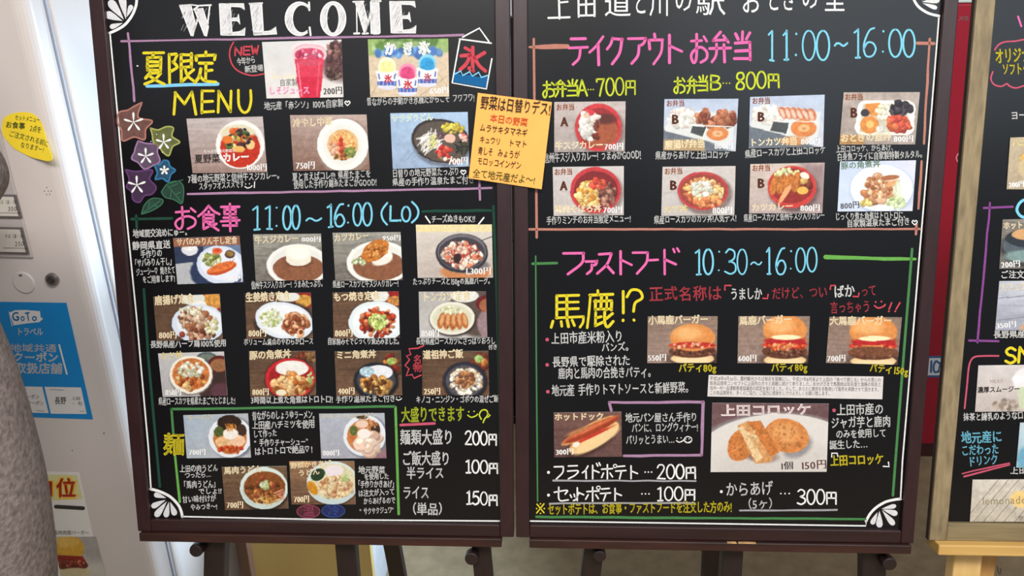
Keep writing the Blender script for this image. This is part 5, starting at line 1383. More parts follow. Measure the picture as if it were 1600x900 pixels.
inner = [(472 + 15 * math.cos(a), 29.5 + 22 * math.sin(a)) for a in t]
for i in range(len(t) - 1):
    fillm.add([outer[i], outer[i + 1], inner[i + 1], inner[i]], [(0, 1, 2, 3)])
inkw.line(outer, 2); inkw.line(inner, 1.6); inkw.line([(483, 4), (483.5, 16)], 3); inkw.line([(484, 43), (485.5, 55)], 3); inkw.line([(478, 7), (483, 14)], 2.4)
t = np.linspace(0, 2 * math.pi, 33)
outer = [(520.7 + 19.7 * math.cos(a), 29.4 + 26.6 * math.sin(a)) for a in t]
inner = [(520.2 + 9.8 * math.cos(a), 29.6 + 22.5 * math.sin(a)) for a in t]
for i in range(len(t) - 1):
    fillm.add([outer[i], outer[i + 1], inner[i + 1], inner[i]], [(0, 1, 2, 3)])
inkw.line(outer, 1.8); inkw.line(inner, 1.8)
for P in ([(555, 3), (567, 3), (575, 36), (571, 53), (569.5, 52)], [(579, 3), (592, 2), (594, 52), (580, 53)]):
    fillm.poly(P); inkw.line(P + [P[0]], 1.6)
inkw.line([(552, 3), (568, 2.5)], 2.6); inkw.line([(580, 2), (595, 1.8)], 2.6); inkw.line([(557, 4), (558, 52)], 1.8); inkw.line([(571, 52), (582, 10)], 2)
for x in (557.5, 571, 588): inkw.line([(x - 4, 52.5), (x + 4, 52.2)], 3)
solid(slabE(609, 650, 2.5, 51.5), 0)
for (xa, xb, ya, yb) in ((283, 327, 10, 54), (346, 366, 8, 54), (393, 410, 8, 53), (447, 458, 14, 50), (502, 511, 12, 50), (531, 540, 12, 50), (558, 594, 6, 50), (613, 633, 5, 50)):
    inkh = Ink()
    for k in range(int((xb - xa) * .55)):
        xx = xa + rng.random() * (xb - xa); yy = ya + rng.random() * (yb - ya) * .7
        inkh.line([(xx + 2.5, yy), (xx - 1.5, yy + 9)], .7)
    lay(A, inkh, 'grey', 'chalk_hatching', .0004)
lay(A, fillm, 'pale', 'chalk_lettering', .00025); lay(A, inkw, 'white', 'chalk_lettering', .0005)

# ---- left board headings
ST(A, 'yellow', [('夏', 224, 81, 257, 131), ('限', 263, 83, 304, 129.5), ('定', 305, 80, 338, 129)], 4.6)
LN(A, 'sky', [[(230, 134.8), (340, 131)]], 5)
ST(A, 'yellow', [('M', 271, 143, 306, 179), ('E', 314, 142, 334, 176), ('N', 340, 142, 362, 175.5), ('U', 372, 141, 393, 176)], 4.3)
LN(A, 'red', [[(365, 66), (360, 76), (359, 88), (363, 101), (371, 110), (384, 116), (397, 118), (412, 115.5)]], 2.2, smooth=True)
ik = Ink(); strokes(ik, 'NEW', 367, 87.5, 404, 84, 13, 2.6); lay(A, ik, 'red')
T(A, 'white', '今年から', 371, 103, 400, 98, 11); T(A, 'white', '新登場', 383, 114, 412, 111, 10)
T(A, 'white', '地元産「赤シソ」100%自家製', 413, 172, 537, 167, 12); ik = Ink(); heart(ik, 543, 161, 4, 1.6); lay(A, ik, 'white')
T(A, 'white', '昔ながらの手動かき氷機だからこそ フワフワ!', 573, 165.5, 742, 158.5, 12.5)
LN(A, 'mauve', [[(190, 64.5), (724, 55)], [(200, 52), (210, 158)], [(293, 303), (768, 294)], [(749, 282), (750, 312)]], 3.4)
# ice flag
LN(A, 'white', [[(723, 58), (749, 44), (764, 65)], [(718, 61), (767.5, 67.5)], [(718.7, 61), (706.5, 129.5), (760, 139), (768.5, 92)]], 2.4, 'ice_flag_outline')
ik = Ink(); ik.poly([(710, 113), (722, 118), (734, 117), (746, 120), (763, 121), (760, 137), (708, 128)]); lay(A, ik, 'blue', 'ice_flag_wave', .00028)
LN(A, 'sky', [[(710, 116), (720, 111), (723, 118), (734, 112), (738, 119), (748, 113), (752, 121), (762, 118)]], 2.4, 'ice_flag_wave', h=.0004)
ik = Ink(); stroke(ik, '氷', 719, 74, 759, 112, 5.4); lay(A, ik, 'red')

T(A, 'white', '7種の地元野菜と信州牛スジカレー。', 294, 286, 442, 280, 12.5); T(A, 'white', 'スタッフオススメです', 311, 297, 382, 293, 11)
ik = Ink(); smile(ik, 388, 291, 4, 1.5); ik.line([(398, 284), (397.5, 293)], 1.6); lay(A, ik, 'white')
T(A, 'white', '夏と言えばコレ!!! 県産たまごを', 457, 283, 580, 277.5, 12.5); T(A, 'white', '使用した手作り錦糸たまごがGOOD!', 459, 295, 589, 290, 12.5)
T(A, 'white', '日替りの地元野菜たっぷり', 613, 277.5, 718, 273.5, 12.5); ik = Ink(); heart(ik, 724, 269, 4, 1.6); lay(A, ik, 'white')
T(A, 'white', '県産の手作り温泉たまご付き', 613, 291, 742, 286.5, 12)

ST(A, 'pink', [('お', 274, 323, 306, 357), ('食', 310, 322, 342, 359), ('事', 345, 319, 374, 361)], 3.8)
ST(A, 'cyan', [('l', 394, 323, 406, 358.5), ('l', 414, 322, 425, 358), (':', 428, 321, 437, 357), ('0', 442.5, 322, 455, 358.5), ('0', 456.5, 321, 468.5, 358), ('~', 478, 336, 502, 350),
               ('l', 511, 320, 520, 354.5), ('6', 522.5, 317.5, 538.5, 354), (':', 539, 318, 550, 352), ('0', 552, 317.5, 565, 352.5), ('0', 567, 317, 581, 352.5), ('(', 595, 317, 606, 351), ('L', 609, 322, 622, 345), ('O', 628, 323, 641, 346), (')', 642.5, 315, 655, 348)], 3.0)
LN(A, 'cyan', [[(625, 344), (625.6, 344.6)]], 3.6)
LN(A, 'dark_green', [[(206, 342), (269, 341)], [(213, 337), (214, 356)], [(660, 330), (770, 329)], [(771, 322), (776, 452), (778.5, 552), (780.5, 640), (782, 720), (783, 804)], [(225, 452), (232, 560), (241, 660), (250, 760)]], 4)
LN(A, 'white', [[(665, 338), (672, 348)], [(756, 340), (748, 350)]], 2.2)
T(A, 'white', 'チーズぬきもOK!!', 674, 348.5, 743, 347, 11.5, .016)
T(A, 'white', '地域間交流めにゅー。', 208, 371.5, 298, 368, 12, .016); T(A, 'white', '静岡県直送', 207, 390.5, 267, 388, 12.5, .016); T(A, 'white', '手作りの', 220, 403.5, 254, 401, 11.5, .016)
T(A, 'white', '「サバみりん干し」', 207, 417, 273, 414, 11.5, .016); T(A, 'white', 'ジューシー♡ 焼きたて', 213, 431, 274, 427.5, 11.5, .016); T(A, 'white', 'をご用意します!', 223, 443, 274, 440, 11, .016)
for tx in (('信州牛スジ入りカレー! うまみたっぷり。', 393, 451.5, 508, 448.5, 11.5), ('県産ロースカツと牛スジ入りカレー!', 520, 450, 623, 448, 11.5), ('たっぷりチーズと150gの馬鹿バーグ。', 645, 445, 770, 444, 10.5),
           ('長野県産ハーブ鶏100%使用', 235, 544, 354, 541, 11), ('ボリューム満点のやわらかロース', 381, 539.5, 490, 538.5, 11), ('自家製みそでじっくり煮込みました。', 512, 539, 628, 538, 11), ('長野県産ロースカツにさっぱりおろし', 650, 538.5, 774, 537.5, 11), ('付き', 763, 546, 777, 546, 8),
           ('県産ロースカツを県産たまごでとじました!', 248, 633, 368, 631.5, 11.5), ('3時間以上煮た角煮はトロトロ! 手作り温泉たまご付き', 392, 631, 618, 627.5, 11.5), ('キノコ・ニンジン・ゴボウの混ぜご飯', 650, 630, 779, 628.5, 11)):
    T(A, 'white', *tx, .016)
ik = Ink(); smile(ik, 623, 623, 3, 1.4); lay(A, ik, 'white')
LN(A, 'red', [[(662, 540), (653, 544), (639, 545), (642, 554), (635, 556), (640, 562), (633, 571), (639, 576), (635, 587), (644, 585), (647, 591), (658, 586)]], 2.2, 'chalk_burst')
ik = Ink(); write(ik, '名', 646, 568, 659, 568, 13, .02); write(ik, '物', 645, 581, 660, 581, 13, .02); lay(A, ik, 'red')
LN(A, 'mid_green', [[(268, 639), (617, 635)], [(268, 639), (271, 678)]], 3.8); LN(A, 'green', [[(274, 712), (281, 784)], [(618, 636), (620, 700), (623, 803)]], 4)
ik = Ink(); write(ik, '麺', 255, 711, 289, 711, 33, .018); lay(A, ik, 'yellow')
for tx in (('昔ながらのしょうゆラーメン。', 394, 656, 496, 653.5, 12.5), ('上田産ハチミツを使用', 394, 670.5, 492, 668, 12), ('して作った', 396, 683.5, 433, 682, 11), ('“手作りチャーシュー”', 397, 697.5, 486, 695.5, 11), ('はトロトロで絶品♡!', 398, 711, 489, 707, 11.5),
           ('上田の肉うどん', 281, 738, 341, 736.5, 11), ('つったら…', 289, 747, 330, 745.5, 9), ('「馬肉うどん」', 283, 764, 342, 761, 11.5), ('でしょ!!', 310, 772.5, 347, 771, 9.5), ('甘い味付けが', 285, 786, 338, 783.5, 10.5), ('やみつき〜!', 298, 797.5, 340, 795.5, 9.5),
           ('地元野菜', 560, 740, 602, 739.5, 11), ('を使用した', 569, 749.5, 608, 748.5, 9.5), ('「手作りかきあげ」', 556, 762, 620, 761.5, 11), ('は注文が入って', 560, 776, 617, 773, 10), ('からあげるので', 568, 788, 618, 786.5, 10), ('“サクサクジュワ”', 562, 804, 619, 801.5, 10)):
    T(A, 'white', *tx, .016)
for c, cx, cy, ch, fc, mc in (('wine', 482, 799, '温', (72, 20, 36), 'chalk_deep_red'), ('navy', 521, 798, '冷', (18, 28, 80), 'chalk_deep_blue')):
    ik = Ink(); ik.disc(cx, cy, 17.5, 9.8, 24); o_ = ik.build('chalk_badge', PL, .0002, mat(mc, fc, rough=.8, noise=.2, scale=200), A)
    ik = Ink(); ik.line([(cx + 18 * math.cos(a), cy + 10 * math.sin(a)) for a in np.linspace(0, 2 * math.pi, 25)], 1.4); write(ik, ch, cx - 9, cy + 7.5, cx + 10, cy + 7.5, 15); lay(A, ik, c, 'chalk_badge', .0004)
T(A, 'lime', '大盛りできます', 627, 660, 726, 658, 23, .018, .02)
ik = Ink(); smile(ik, 738, 648, 5.5, 2); ik.line([(752, 655), (749, 648), (753, 641), (760, 641), (762, 648), (757, 655), (755, 660)], 2.2, smooth=True); ik.line([(762, 646), (766, 649), (762, 652)], 2); lay(A, ik, 'lime')
LN(A, 'rose', [[(626, 664), (679, 661.5)]], 4)
for a, x0, x1, y, h in (('麺類大盛り', 625, 709, 695, 23), ('ご飯大盛り', 628, 704, 727, 21), ('半ライス', 635, 694, 748, 18), ('ライス', 629, 671, 780, 20), ('（単品）', 634, 702, 804.5, 18)):
    T(A, 'white', a, x0, y, x1, y - .5, h, .014, .02)
for s_, x0, x1, y0, y1, h in (('200円', 727, 776, 694.5, 695.5, 21), ('100円', 728, 778, 738.5, 740, 20), ('150円', 729, 777, 787, 790, 20)):
    ik = Ink(); strokes(ik, s_, x0, y0, x1, y1, h, 2.5); lay(A, ik, 'white')
# white border of the left board
LN(A, 'white', [[(172, 52), (184, 180), (195, 310), (213, 490), (232, 700), (236, 764)], [(285, 807), (519, 812), (783, 814)]], 2.3)
LN(A, 'white', [[(214, -14), (213.5, 4), (211, 14), (206, 25), (196, 38), (184, 46), (172, 51.5)], [(236, 764), (250, 768), (266, 776), (278, 788), (283, 798), (285, 807)]], 4.2, smooth=True)
def petal(ik, bx, by, tx, ty, w):
    d = np.array((tx - bx, ty - by), float); L = np.linalg.norm(d); d /= L; n = np.array((-d[1], d[0])); b = np.array((bx, by), float)
    ik.poly([b, b + d * L * .45 + n * w * .34, b + d * L * .8 + n * w * .5, b + d * L * .97 + n * w * .28, b + d * L * 1.0, b + d * L * .97 - n * w * .28, b + d * L * .8 - n * w * .5, b + d * L * .45 - n * w * .34], smooth=True)
def fan(board, petals):
    for p in petals:
        ik = Ink(); petal(ik, *p); lay(board, ik, 'pale', 'chalk_petal')
fan(A, [(197, 30, 190, -8, 12), (194, 31, 171, 1, 13), (192, 33, 165, 21, 12), (192, 36, 172, 43, 8), (198, 27, 206, 8, 8)])
fan(A, [(260, 778, 241, 772, 8), (259, 781, 237, 792, 9), (261, 783, 243, 807, 10), (264, 784, 259, 808, 9), (266, 784, 274, 805, 9)])
# five star-shaped flowers and two leaves
FLOW = [('brown', (140, 92, 82), 209, 191, [(222, 160), (216, 183), (238, 189), (228, 202), (226, 218), (210, 214), (192, 220), (190, 204), (184, 192), (186, 176), (200, 172), (210, 166)]),
        ('olive', (128, 134, 70), 256, 222, [(235, 200), (247, 203), (260, 198), (271, 200), (269, 213), (281, 222), (270, 229), (264, 243), (255, 238), (248, 228), (240, 222), (238, 210)]),
        ('mauve', (120, 92, 124), 228, 244, [(216, 220), (228, 224), (246, 226), (246, 238), (250, 252), (240, 258), (226, 264), (216, 254), (206, 248), (210, 238), (212, 230)]),
        ('blue', (30, 92, 130), 257, 266, [(256, 250), (263, 252), (266, 260), (274, 266), (267, 273), (263, 284), (254, 279), (243, 280), (246, 270), (242, 258), (250, 257)]),
        ('purple', (74, 40, 84), 214, 289, [(196, 265), (212, 268), (238, 266), (234, 280), (244, 292), (238, 303), (226, 306), (218, 316), (208, 312), (206, 300), (198, 292), (202, 280)])]
for nm, c, cx, cy, P in FLOW:
    ik = Ink(); ik.poly(P, smooth=True)
    fo = ik.build('chalk_flower', PL, .0002, mat('chalk_flower_' + nm, tuple(int(v * .72) for v in c), rough=.85, noise=.22, scale=130), A)
    ik = Ink(); ik.line(list(P) + [P[0]], 2.4, smooth=True); ik.build('outline', PL, .0003, mat('chalk_flower_rim_' + nm, tuple(min(255, int(v * 1.18)) for v in c), rough=.85, noise=.1, scale=200), fo)
    ik = Ink(); r_ = np.mean([math.hypot(x - cx, y - cy) for x, y in P])
    for k in range(5):
        a = -1.75 + k * 2 * math.pi / 5 + .15; l_ = r_ * (.62 if nm != 'blue' else .5)
        petal(ik, cx - math.cos(a) * 1.5, cy - math.sin(a) * 1.5, cx + math.cos(a) * l_, cy + math.sin(a) * l_, 3.4)
    ik.build('star_centre', PL, .0004, chalk_m('white'), fo)
for P, veins in (([(252, 300), (262, 287), (278, 283), (286, 290), (287, 304), (284, 318), (272, 312), (258, 308)], [[(262, 290), (284, 316)], [(268, 298), (266, 309)], [(274, 304), (283, 300)], [(266, 292), (278, 287)], [(262, 287), (286, 281)]]),
                 ([(221, 335), (226, 320), (238, 310), (254, 312), (252, 320), (238, 329)], [[(222, 334), (250, 314)], [(232, 326), (234, 316)], [(238, 321), (246, 322)]])):
    ik = Ink(); ik.poly(P, smooth=True); lf = ik.build('chalk_leaf', PL, .0002, mat('chalk_leaf', (20, 54, 40), rough=.85, noise=.25, scale=120), A)
    ik = Ink(); ik.line(list(P) + [P[0]], 1.5, smooth=True)
    for v in veins: ik.line(v, 1.2)
    ik.build('vein', PL, .0003, mat('chalk_leaf_rim', (44, 104, 76), rough=.85), lf)
ik = Ink()
for a, b in ((236, 221), (254, 238), (245, 210)): ik.disc(a, b, .8)
ik.disc(215, 103, 1.6, 1); lay(A, ik, 'white', 'chalk_speck')

# ---- right board
ST(Bd, 'white', [('上', 857, -14, 890, 29.5), ('田', 902, -12, 930, 26)], 3.0)
for ch, x0, x1, y in (('道', 943, 987, 26), ('と', 989, 1012, 23.5), ('川', 1014, 1047, 25), ('の', 1053, 1083, 19.5), ('駅', 1086, 1135, 23.5), ('お', 1157, 1190, 22), ('と', 1198, 1219, 18.5), ('ぎ', 1221, 1245, 17.5), ('の', 1251, 1280, 15.5), ('里', 1287, 1321, 18.5)):
    T(Bd, 'white', ch, x0, y, x1, y, 40, .0, .0)
ST(Bd, 'pink', [('テ', 889, 58, 918, 101.5), ('イ', 921, 57, 943, 101), ('ク', 949, 58, 973, 100), ('ア', 981, 58, 1009, 100), ('ウ', 1013, 54, 1036, 100.5), ('ト', 1044, 55, 1065, 98.5), ('お', 1079, 54, 1105, 98), ('弁', 1109, 51, 1142, 97), ('当', 1147, 49, 1173, 93)], 4.3)
ST(Bd, 'cyan', [('l', 1200, 49, 1209, 94), ('l', 1223, 48.5, 1231.5, 93.5), (':', 1239, 49, 1249, 92), ('0', 1254, 48, 1273.5, 94), ('0', 1276, 48, 1295.5, 94), ('~', 1304, 62, 1324, 77), ('l', 1334, 46, 1343.5, 90), ('6', 1348.5, 43.5, 1369, 88.5), (':', 1375, 45, 1385, 86), ('0', 1389, 46, 1408.5, 89), ('0', 1411, 46.5, 1429, 89)], 3.0)
LN(Bd, 'salmon', [[(827, 74), (887, 72.5)]], [3, 7, 8, 7]); LN(Bd, 'salmon', [[(1433, 67.5), (1459, 68)]], 5)
LN(Bd, 'salmon', [[(834, 61), (835, 155), (837, 230), (838, 296), (838.6, 371)], [(1452.5, 61), (1443.5, 224)], [(1440, 252), (1435, 326)], [(827, 358.4), (1438, 358)], [(1432, 350), (1431, 366)]], 3.8)
ik = Ink(); 
for ch, x0, x1, y0, y1 in (('お', 848, 866, 127, 152), ('弁', 866, 885, 125, 151), ('当', 886, 903, 124, 150), ('A', 903, 917, 125, 150)): stroke(ik, ch, x0, y0, x1, y1, 2.8)
for x in (919, 923, 927): ik.disc(x, 140, 1.1)
strokes(ik, '700円', 932, 150, 993, 147.5, 27, 2.6)
lay(Bd, ik, 'lime'); ik = Ink()
for ch, x0, x1, y0, y1 in (('お', 1053, 1070, 121, 146), ('弁', 1072, 1090, 120, 145), ('当', 1091, 1106, 118, 142), ('B', 1109, 1126, 118, 140)): stroke(ik, ch, x0, y0, x1, y1, 2.8)
for x in (1130, 1135, 1140): ik.disc(x, 130, 1.1)
strokes(ik, '800円', 1150, 140.5, 1217, 136, 26, 2.8)
lay(Bd, ik, 'lime')
for tx in (('信州牛スジ入りカレー! うまみがGOOD!', 850, 255, 1002, 248, 15), ('県産からあげと上田コロッケ', 1024, 249.5, 1140, 247, 12.5), ('県産ロースカツと上田コロッケ', 1164, 246.5, 1290, 240, 12.5), ('上田コロッケ、からあげ、', 1306, 238.5, 1400, 235.5, 11), ('白身魚フライに自家製特製タルタル。', 1308, 251.5, 1446, 247, 12),
           ('手作りミンチのお弁当限定メニュー!', 854, 351.5, 986, 347, 12.5), ('県産ロースカツのカツ丼!人気デス!', 1022, 349.5, 1151, 346.5, 12.5), ('県産ロースカツと信州牛スジ入りカレー', 1162, 346.5, 1289, 342.5, 12), ('じっくり煮た角煮はトロトロに、', 1305, 344.5, 1419, 341, 11.5), ('自家製温泉たまご付き', 1323, 355.5, 1422, 351.5, 11.5)):
    T(Bd, 'white', *tx, .012)
ik = Ink(); heart(ik, 1429, 347.5, 4, 1.5); lay(Bd, ik, 'white')
ST(Bd, 'pink', [('フ', 880, 394, 912, 428), ('ァ', 915, 407, 933, 428), ('ス', 933, 395, 959, 427), ('ト', 968, 392, 987, 428.5), ('フ', 989, 393, 1012, 427), ('ー', 1014, 400, 1028, 413), ('ト', 1037, 391, 1056, 428.5)], 3.9)
LN(Bd, 'pink', [[(1052, 389), (1054, 394)], [(1058, 388), (1061, 393)]], 3.4, 'chalk_lettering')
ST(Bd, 'cyan', [('l', 1086, 391, 1095, 428), ('0', 1099, 389.5, 1114, 428.5), (':', 1119, 389, 1128, 427), ('3', 1133, 390, 1150, 428.5), ('0', 1152, 389.5, 1167, 428.5), ('~', 1173, 405, 1190, 418), ('l', 1197, 388, 1204, 428), ('6', 1212, 386.5, 1228, 428), (':', 1231, 388, 1241, 425), ('0', 1243.5, 387.5, 1258, 425), ('0', 1261, 386.5, 1276, 424.5)], 2.7)
LN(Bd, 'green', [[(1290, 402), (1430, 405)]], [7, 6, 5, 6, 4]); LN(Bd, 'mid_green', [[(1425, 389), (1413, 540), (1399, 720), (1395, 774)], [(832, 412), (870, 411)], [(838, 807.5), (1352, 811)]], 4)
LN(Bd, 'mid_green', [[(837, 400), (838, 560), (840, 783)]], 2.2)
ST(Bd, 'yellow', [('馬', 862, 459, 914, 512), ('鹿', 917, 455, 959, 511), ('!', 969, 455, 978, 503), ('?', 979, 452, 1004, 502)], 4.2)
for c, tx in (('red', ('正式名称は', 1014, 471, 1128, 469, 22)), ('white', ('うましか', 1141, 469, 1191, 467.5, 18)), ('red', ('だけど、つい', 1206, 468, 1293, 465, 18)), ('white', ('ばか', 1303, 465.5, 1336, 463.5, 19)), ('red', ('って', 1345, 463.5, 1370, 461.5, 17)), ('red', ('言っちゃう', 1297, 489.5, 1360, 488, 18))):
    T(Bd, c, *tx, .016 if c == 'white' else .007, .02)
ik = Ink()
for P in ([(1132.5, 453), (1132.5, 446), (1142, 446)], [(1192, 466), (1199, 466.5), (1200, 460)], [(1297, 452), (1298, 446), (1305, 446)], [(1333, 463), (1341, 463.5), (1342, 458)]):
    k_ = Ink(); k_.line(P, 2.3); lay(Bd, k_, 'red')
smile(ik, 1374, 477, 6, 2.4)
ik.line([(1393, 473), (1389, 483)], 2.4); ik.line([(1389, 486), (1388.5, 486.5)], 2.6); ik.line([(1406, 473), (1400, 483)], 2.4); ik.line([(1399, 486), (1398.5, 486.5)], 2.6)
lay(Bd, ik, 'red')
for x, y in ((855, 530.5), (855, 570), (856, 612), (1303, 641)):
    ik = Ink(); ik.disc(x, y, 2.8); lay(Bd, ik, 'rose', 'chalk_bullet')
for tx in (('上田市産米粉入り', 861, 538, 974, 534.5, 18), ('バンズ。', 940, 550, 990, 547.5, 13), ('長野県で駆除された', 863, 574, 985, 570.5, 16), ('鹿肉と馬肉の合挽きパティ。', 872, 592, 1024, 589.5, 17), ('地元産 手作りトマトソースと新鮮野菜。', 862, 619, 1083, 613.5, 17),
           ('地元パン屋さん手作り', 977, 660, 1090, 658.5, 14), ('パンに、ロングウィナー!', 987, 675.5, 1091, 674, 14), ('パリッとうまい…', 978, 694.5, 1054, 693, 14), ('上田市産の', 1307, 649, 1381, 647, 17), ('ジャガ芋と鹿肉', 1298, 669, 1392, 667, 17), ('のみを使用して', 1306, 685, 1385, 683, 13), ('誕生した…', 1296, 702, 1356, 699.5, 13)):
    T(Bd, 'white', *tx, .012, .025)
ik = Ink(); smile(ik, 1062, 688, 4, 1.6); smile(ik, 1075, 689, 3.5, 1.6); ik.line([(1075 + 6 * math.cos(a), 687 + 5 * math.sin(a)) for a in np.linspace(0, 2 * math.pi, 17)], 1.4); lay(Bd, ik, 'white')
for P in ([(1299.5, 714), (1299.5, 708), (1308, 708), (1309, 713)], [(1380, 728.5), (1389, 729), (1388, 722)]):
    ik = Ink(); ik.line(P, 2); lay(Bd, ik, 'white')
for tx in (('パティ80g', 1060, 581.5, 1120, 580.5, 13.5), ('パティ80g', 1205, 581.5, 1262, 579.5, 13.5), ('パティ150g', 1358, 581, 1419, 586.5, 13.5), ('上田コロッケ', 1297, 728, 1381, 725, 16)):
    T(Bd, 'yellow', *tx, .022, .02)
ik = Ink()
ik.line([(839, 787.5), (850, 801)], 2); ik.line([(850, 787), (838.5, 801.5)], 2)
for x, y in ((844.5, 787), (844.5, 802), (838.5, 794.5), (850.5, 794.5)): ik.disc(x, y, 1.2)
lay(Bd, ik, 'yellow')
T(Bd, 'yellow', 'セットポテトは、お食事・ファストフードを注文した方のみ!', 856, 804.5, 1144, 800, 17, .018, .02)
LN(Bd, 'mauve', [[(952, 629), (955, 641)], [(952, 628.8), (1098, 628)], [(1099, 628), (1096, 711)], [(975, 712.2), (1096, 711)]], 4.4)
ik = Ink()
for ch, x0, x1 in (('フ', 866, 880), ('イ', 910, 919), ('ト', 985, 996)): stroke(ik, ch, x0, 728, x1, 748, 2.3)
for P in ([(888, 728), (902, 727.5)], [(887, 736), (903, 735.5), (899, 742), (888, 748)], [(926, 727), (926, 748)], [(926, 734), (936, 738)], [(932, 724), (934, 728)], [(936, 723), (938, 727)],
          [(940, 733), (957, 732)], [(949, 726), (949, 748)], [(943, 739), (940, 746)], [(953, 739), (957, 745)], [(964, 729), (976, 728)], [(962, 736), (978, 735)], [(971, 736), (968, 748)]):
    ik.line(P, 2.3, smooth=len(P) > 2)
ik.line([(961 + 2.6 * math.cos(a), 728 + 2.6 * math.sin(a)) for a in np.linspace(0, 2 * math.pi, 12)], 1.6)
lay(Bd, ik, 'white'); ik = Ink()
for P in ([(866, 769), (886, 766), (883, 772)], [(873, 761), (874, 781), (888, 781)], [(891, 773), (893, 777)], [(897, 772), (898, 776)], [(904, 771), (900, 780), (896, 782)], [(902, 762), (902, 782)], [(903, 769), (912, 773)],
          [(917, 768), (936, 767)], [(926, 761), (926, 783)], [(919, 773), (915, 780)], [(931, 773), (935, 779)], [(940, 764), (952, 763)], [(938, 771), (954, 770)], [(947, 771), (943, 782)], [(961, 763), (961, 782)], [(961, 770), (971, 774)]):
    ik.line(P, 2.3, smooth=len(P) > 2)
ik.line([(935 + 3 * math.cos(a), 762 + 2.6 * math.sin(a)) for a in np.linspace(0, 2 * math.pi, 12)], 1.6)
lay(Bd, ik, 'white')
for x, y in ((857, 738), (857, 773.5), (1127, 768)):
    ik = Ink(); ik.disc(x, y, 2.3); lay(Bd, ik, 'white', 'chalk_bullet')
for xs, y in (((1008, 1013, 1018), 737.5), ((1003, 1008.5, 1014), 771.5), ((1220, 1226.5, 1233), 771)):
    ik = Ink()
    for x in xs: ik.disc(x, y, 1.2)
    lay(Bd, ik, 'white')
for s_, x0, y0, x1, y1, h in (('200円', 1027, 748, 1087, 747.5, 22), ('100円', 1027, 782, 1086, 781.5, 21), ('300円', 1246, 788, 1307, 787.5, 23)):
    ik = Ink(); strokes(ik, s_, x0, y0, x1, y1, h, 2.4); lay(Bd, ik, 'white')
T(Bd, 'white', 'からあげ', 1134, 775.5, 1208, 773, 21, .008, .015); T(Bd, 'white', '（5ヶ）', 1158, 795.5, 1218, 794, 16, .008, .0)
LN(Bd, 'grey', [[(864, 751), (1087, 751)], [(859, 786.3), (1085, 785.8)], [(1156, 797.6), (1308, 797)]], 2.8)
LN(Bd, 'white', [[(829, 814), (1353, 821.5), (1353, 814)], [(1407, 779), (1410, 720), (1425, 540), (1438, 380), (1450, 240), (1467, 26)]], 2.3)
LN(Bd, 'white', [[(1424, -10), (1428, 0), (1434.5, 10), (1446, 18.5), (1456, 22.5), (1467, 25)], [(1353, 814), (1360, 802), (1370, 792), (1384, 784), (1398, 780.5), (1407, 779.5)]], 4, smooth=True)
fan(Bd, [(1377, 795, 1400, 790, 7), (1379, 796, 1402, 803, 9), (1378, 797, 1397, 820, 9), (1374, 798, 1374, 824, 10), (1371, 800, 1362, 819, 8)])
fan(Bd, [(1440, 3, 1468, 0, 9), (1441, 5, 1464, 13, 7), (1440, 1, 1462, -16, 9)])
ik = Ink(); ik.disc(859, 27, 1); lay(Bd, ik, 'white', 'chalk_speck') if 0 else None

# ---- drinks board
LN(D, 'pink', [[(1590.5, 26), (1595.5, 41)]], 3); LN(D, 'pink', [[(1606, 20), (1612, 34)]], 3)
LN(D, 'rose', [[(1554, 78), (1560, 70), (1570, 65.5), (1585, 64.5), (1593, 63), (1610, 60)], [(1551, 112), (1548, 123), (1553, 132), (1564, 135), (1573, 131), (1577, 134.5), (1587, 137.5), (1600, 134), (1616, 132)]], 2.4, smooth=True)
T(D, 'yellow', 'オリジナル', 1555, 100, 1624, 96, 23, .02, .02); T(D, 'yellow', 'ソフトクリーム', 1566, 118, 1640, 114, 18, .02, .02)
T(D, 'white', 'ヨーグルト', 1579, 187, 1640, 186, 13, .016)
ST(D, 'cyan', [('C', 1588, 312, 1612, 340)], 4.5); T(D, 'cyan', 'AFE', 1616, 340, 1660, 338, 28, .01)
LN(D, 'violet', [[(1537, 325), (1582, 323)], [(1547, 317), (1527, 535)], [(1514, 532), (1560, 533)]], 3.4)
LN(D, 'rose', [[(1507, 638), (1511, 600), (1513, 578), (1516, 565), (1523, 557.5), (1540, 556), (1560, 556)]], 2.6, smooth=True)
T(D, 'white', 'ご注文後に', 1563, 435.5, 1626, 433, 12, .016); T(D, 'white', '長野県産りんご', 1552, 528.5, 1640, 526, 12, .016)
ST(D, 'yellow', [('S', 1571, 544, 1587, 567), ('M', 1591, 542, 1613, 566)], 4.2)
T(D, 'white', '抹茶と練乳のような口どけ', 1505, 658, 1618, 654, 12, .016)
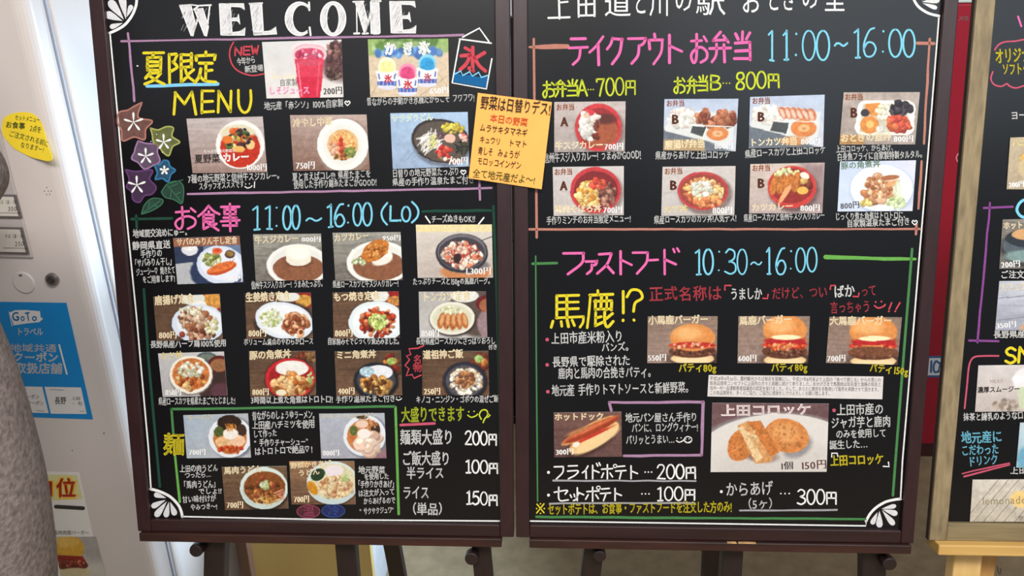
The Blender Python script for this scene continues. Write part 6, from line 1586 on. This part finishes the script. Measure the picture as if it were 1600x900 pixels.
T(D, 'cyan', '地元産に', 1502, 693, 1566, 690.5, 17.5, .018, .025); T(D, 'cyan', 'こだわった', 1502, 712, 1561, 709.5, 16, .018, .025); T(D, 'cyan', 'ドリンク', 1513, 729, 1560, 725, 15, .018, .025)
LN(D, 'rose', [[(1503, 740), (1577, 723.5)], [(1506, 744.5), (1577, 726)]], 2.4)
T(D, 'white', '上田産りんご', 1578, 741, 1660, 739, 11, .016)

# ---- orange notice bridging the two boards
quad = [(746.6, 145), (862.4, 159.6), (846.4, 295.6), (732.4, 278.4)]
hn = 0.0086
NT = Flat(PL.p0 + N * hn, N)
Vn = []
for j in range(7):
    for i in range(7):
        s_, t_ = i / 6, j / 6
        q = np.array(quad)
        p_ = (q[0] * (1 - s_) + q[1] * s_) * (1 - t_) + (q[3] * (1 - s_) + q[2] * s_) * t_
        Vn.append(NT.at(p_[0], p_[1], 0.0002 + .0025 * (t_ ** 2) * abs(s_ - .5)))
fn = [(j * 7 + i, (j + 1) * 7 + i, (j + 1) * 7 + i + 1, j * 7 + i + 1) for j in range(6) for i in range(6)]
note = mesh('paper_notice', Vn, fn, mat('orange_paper', (246, 172, 78), rough=.6, noise=.03, scale=40), None, origin=NT.at(797, 220))
sd = note.modifiers.new('thickness', 'SOLIDIFY'); sd.thickness = .0005; sd.offset = 0
tag(note, 'orange handwritten vegetable notice taped across the two dark boards', 'notice')
def NL(c, items):
    ik = Ink()
    for it in items: write(ik, *it[:6], off=it[6] if len(it) > 6 else .004, jit=.03)
    ik.build('lettering', NT, .0018, mat('note_ink_' + c, {'dark': (62, 48, 30), 'orange': (226, 100, 50), 'green': (70, 98, 30)}[c], rough=.7), note)
NL('dark', [('野菜は日替りデス!', 750, 170, 860, 181, 20, .012), ('ムラサキタマネギ', 749, 205, 824, 214, 12), ('キュウリ', 749, 223, 782, 227, 11), ('トマト', 794, 229, 824, 231, 11), ('青しそ', 746, 241, 770, 244, 12), ('みょうが', 777, 245, 812, 248, 12), ('モロッコインゲン', 745, 257, 814, 265, 12)])
NL('orange', [('本日の野菜', 765, 190, 824, 198, 12, .008)])
NL('green', [('全て地元産だよ〜!', 738, 277, 836, 288.5, 13, .006)])

bpy.data.objects.remove(_fobj)
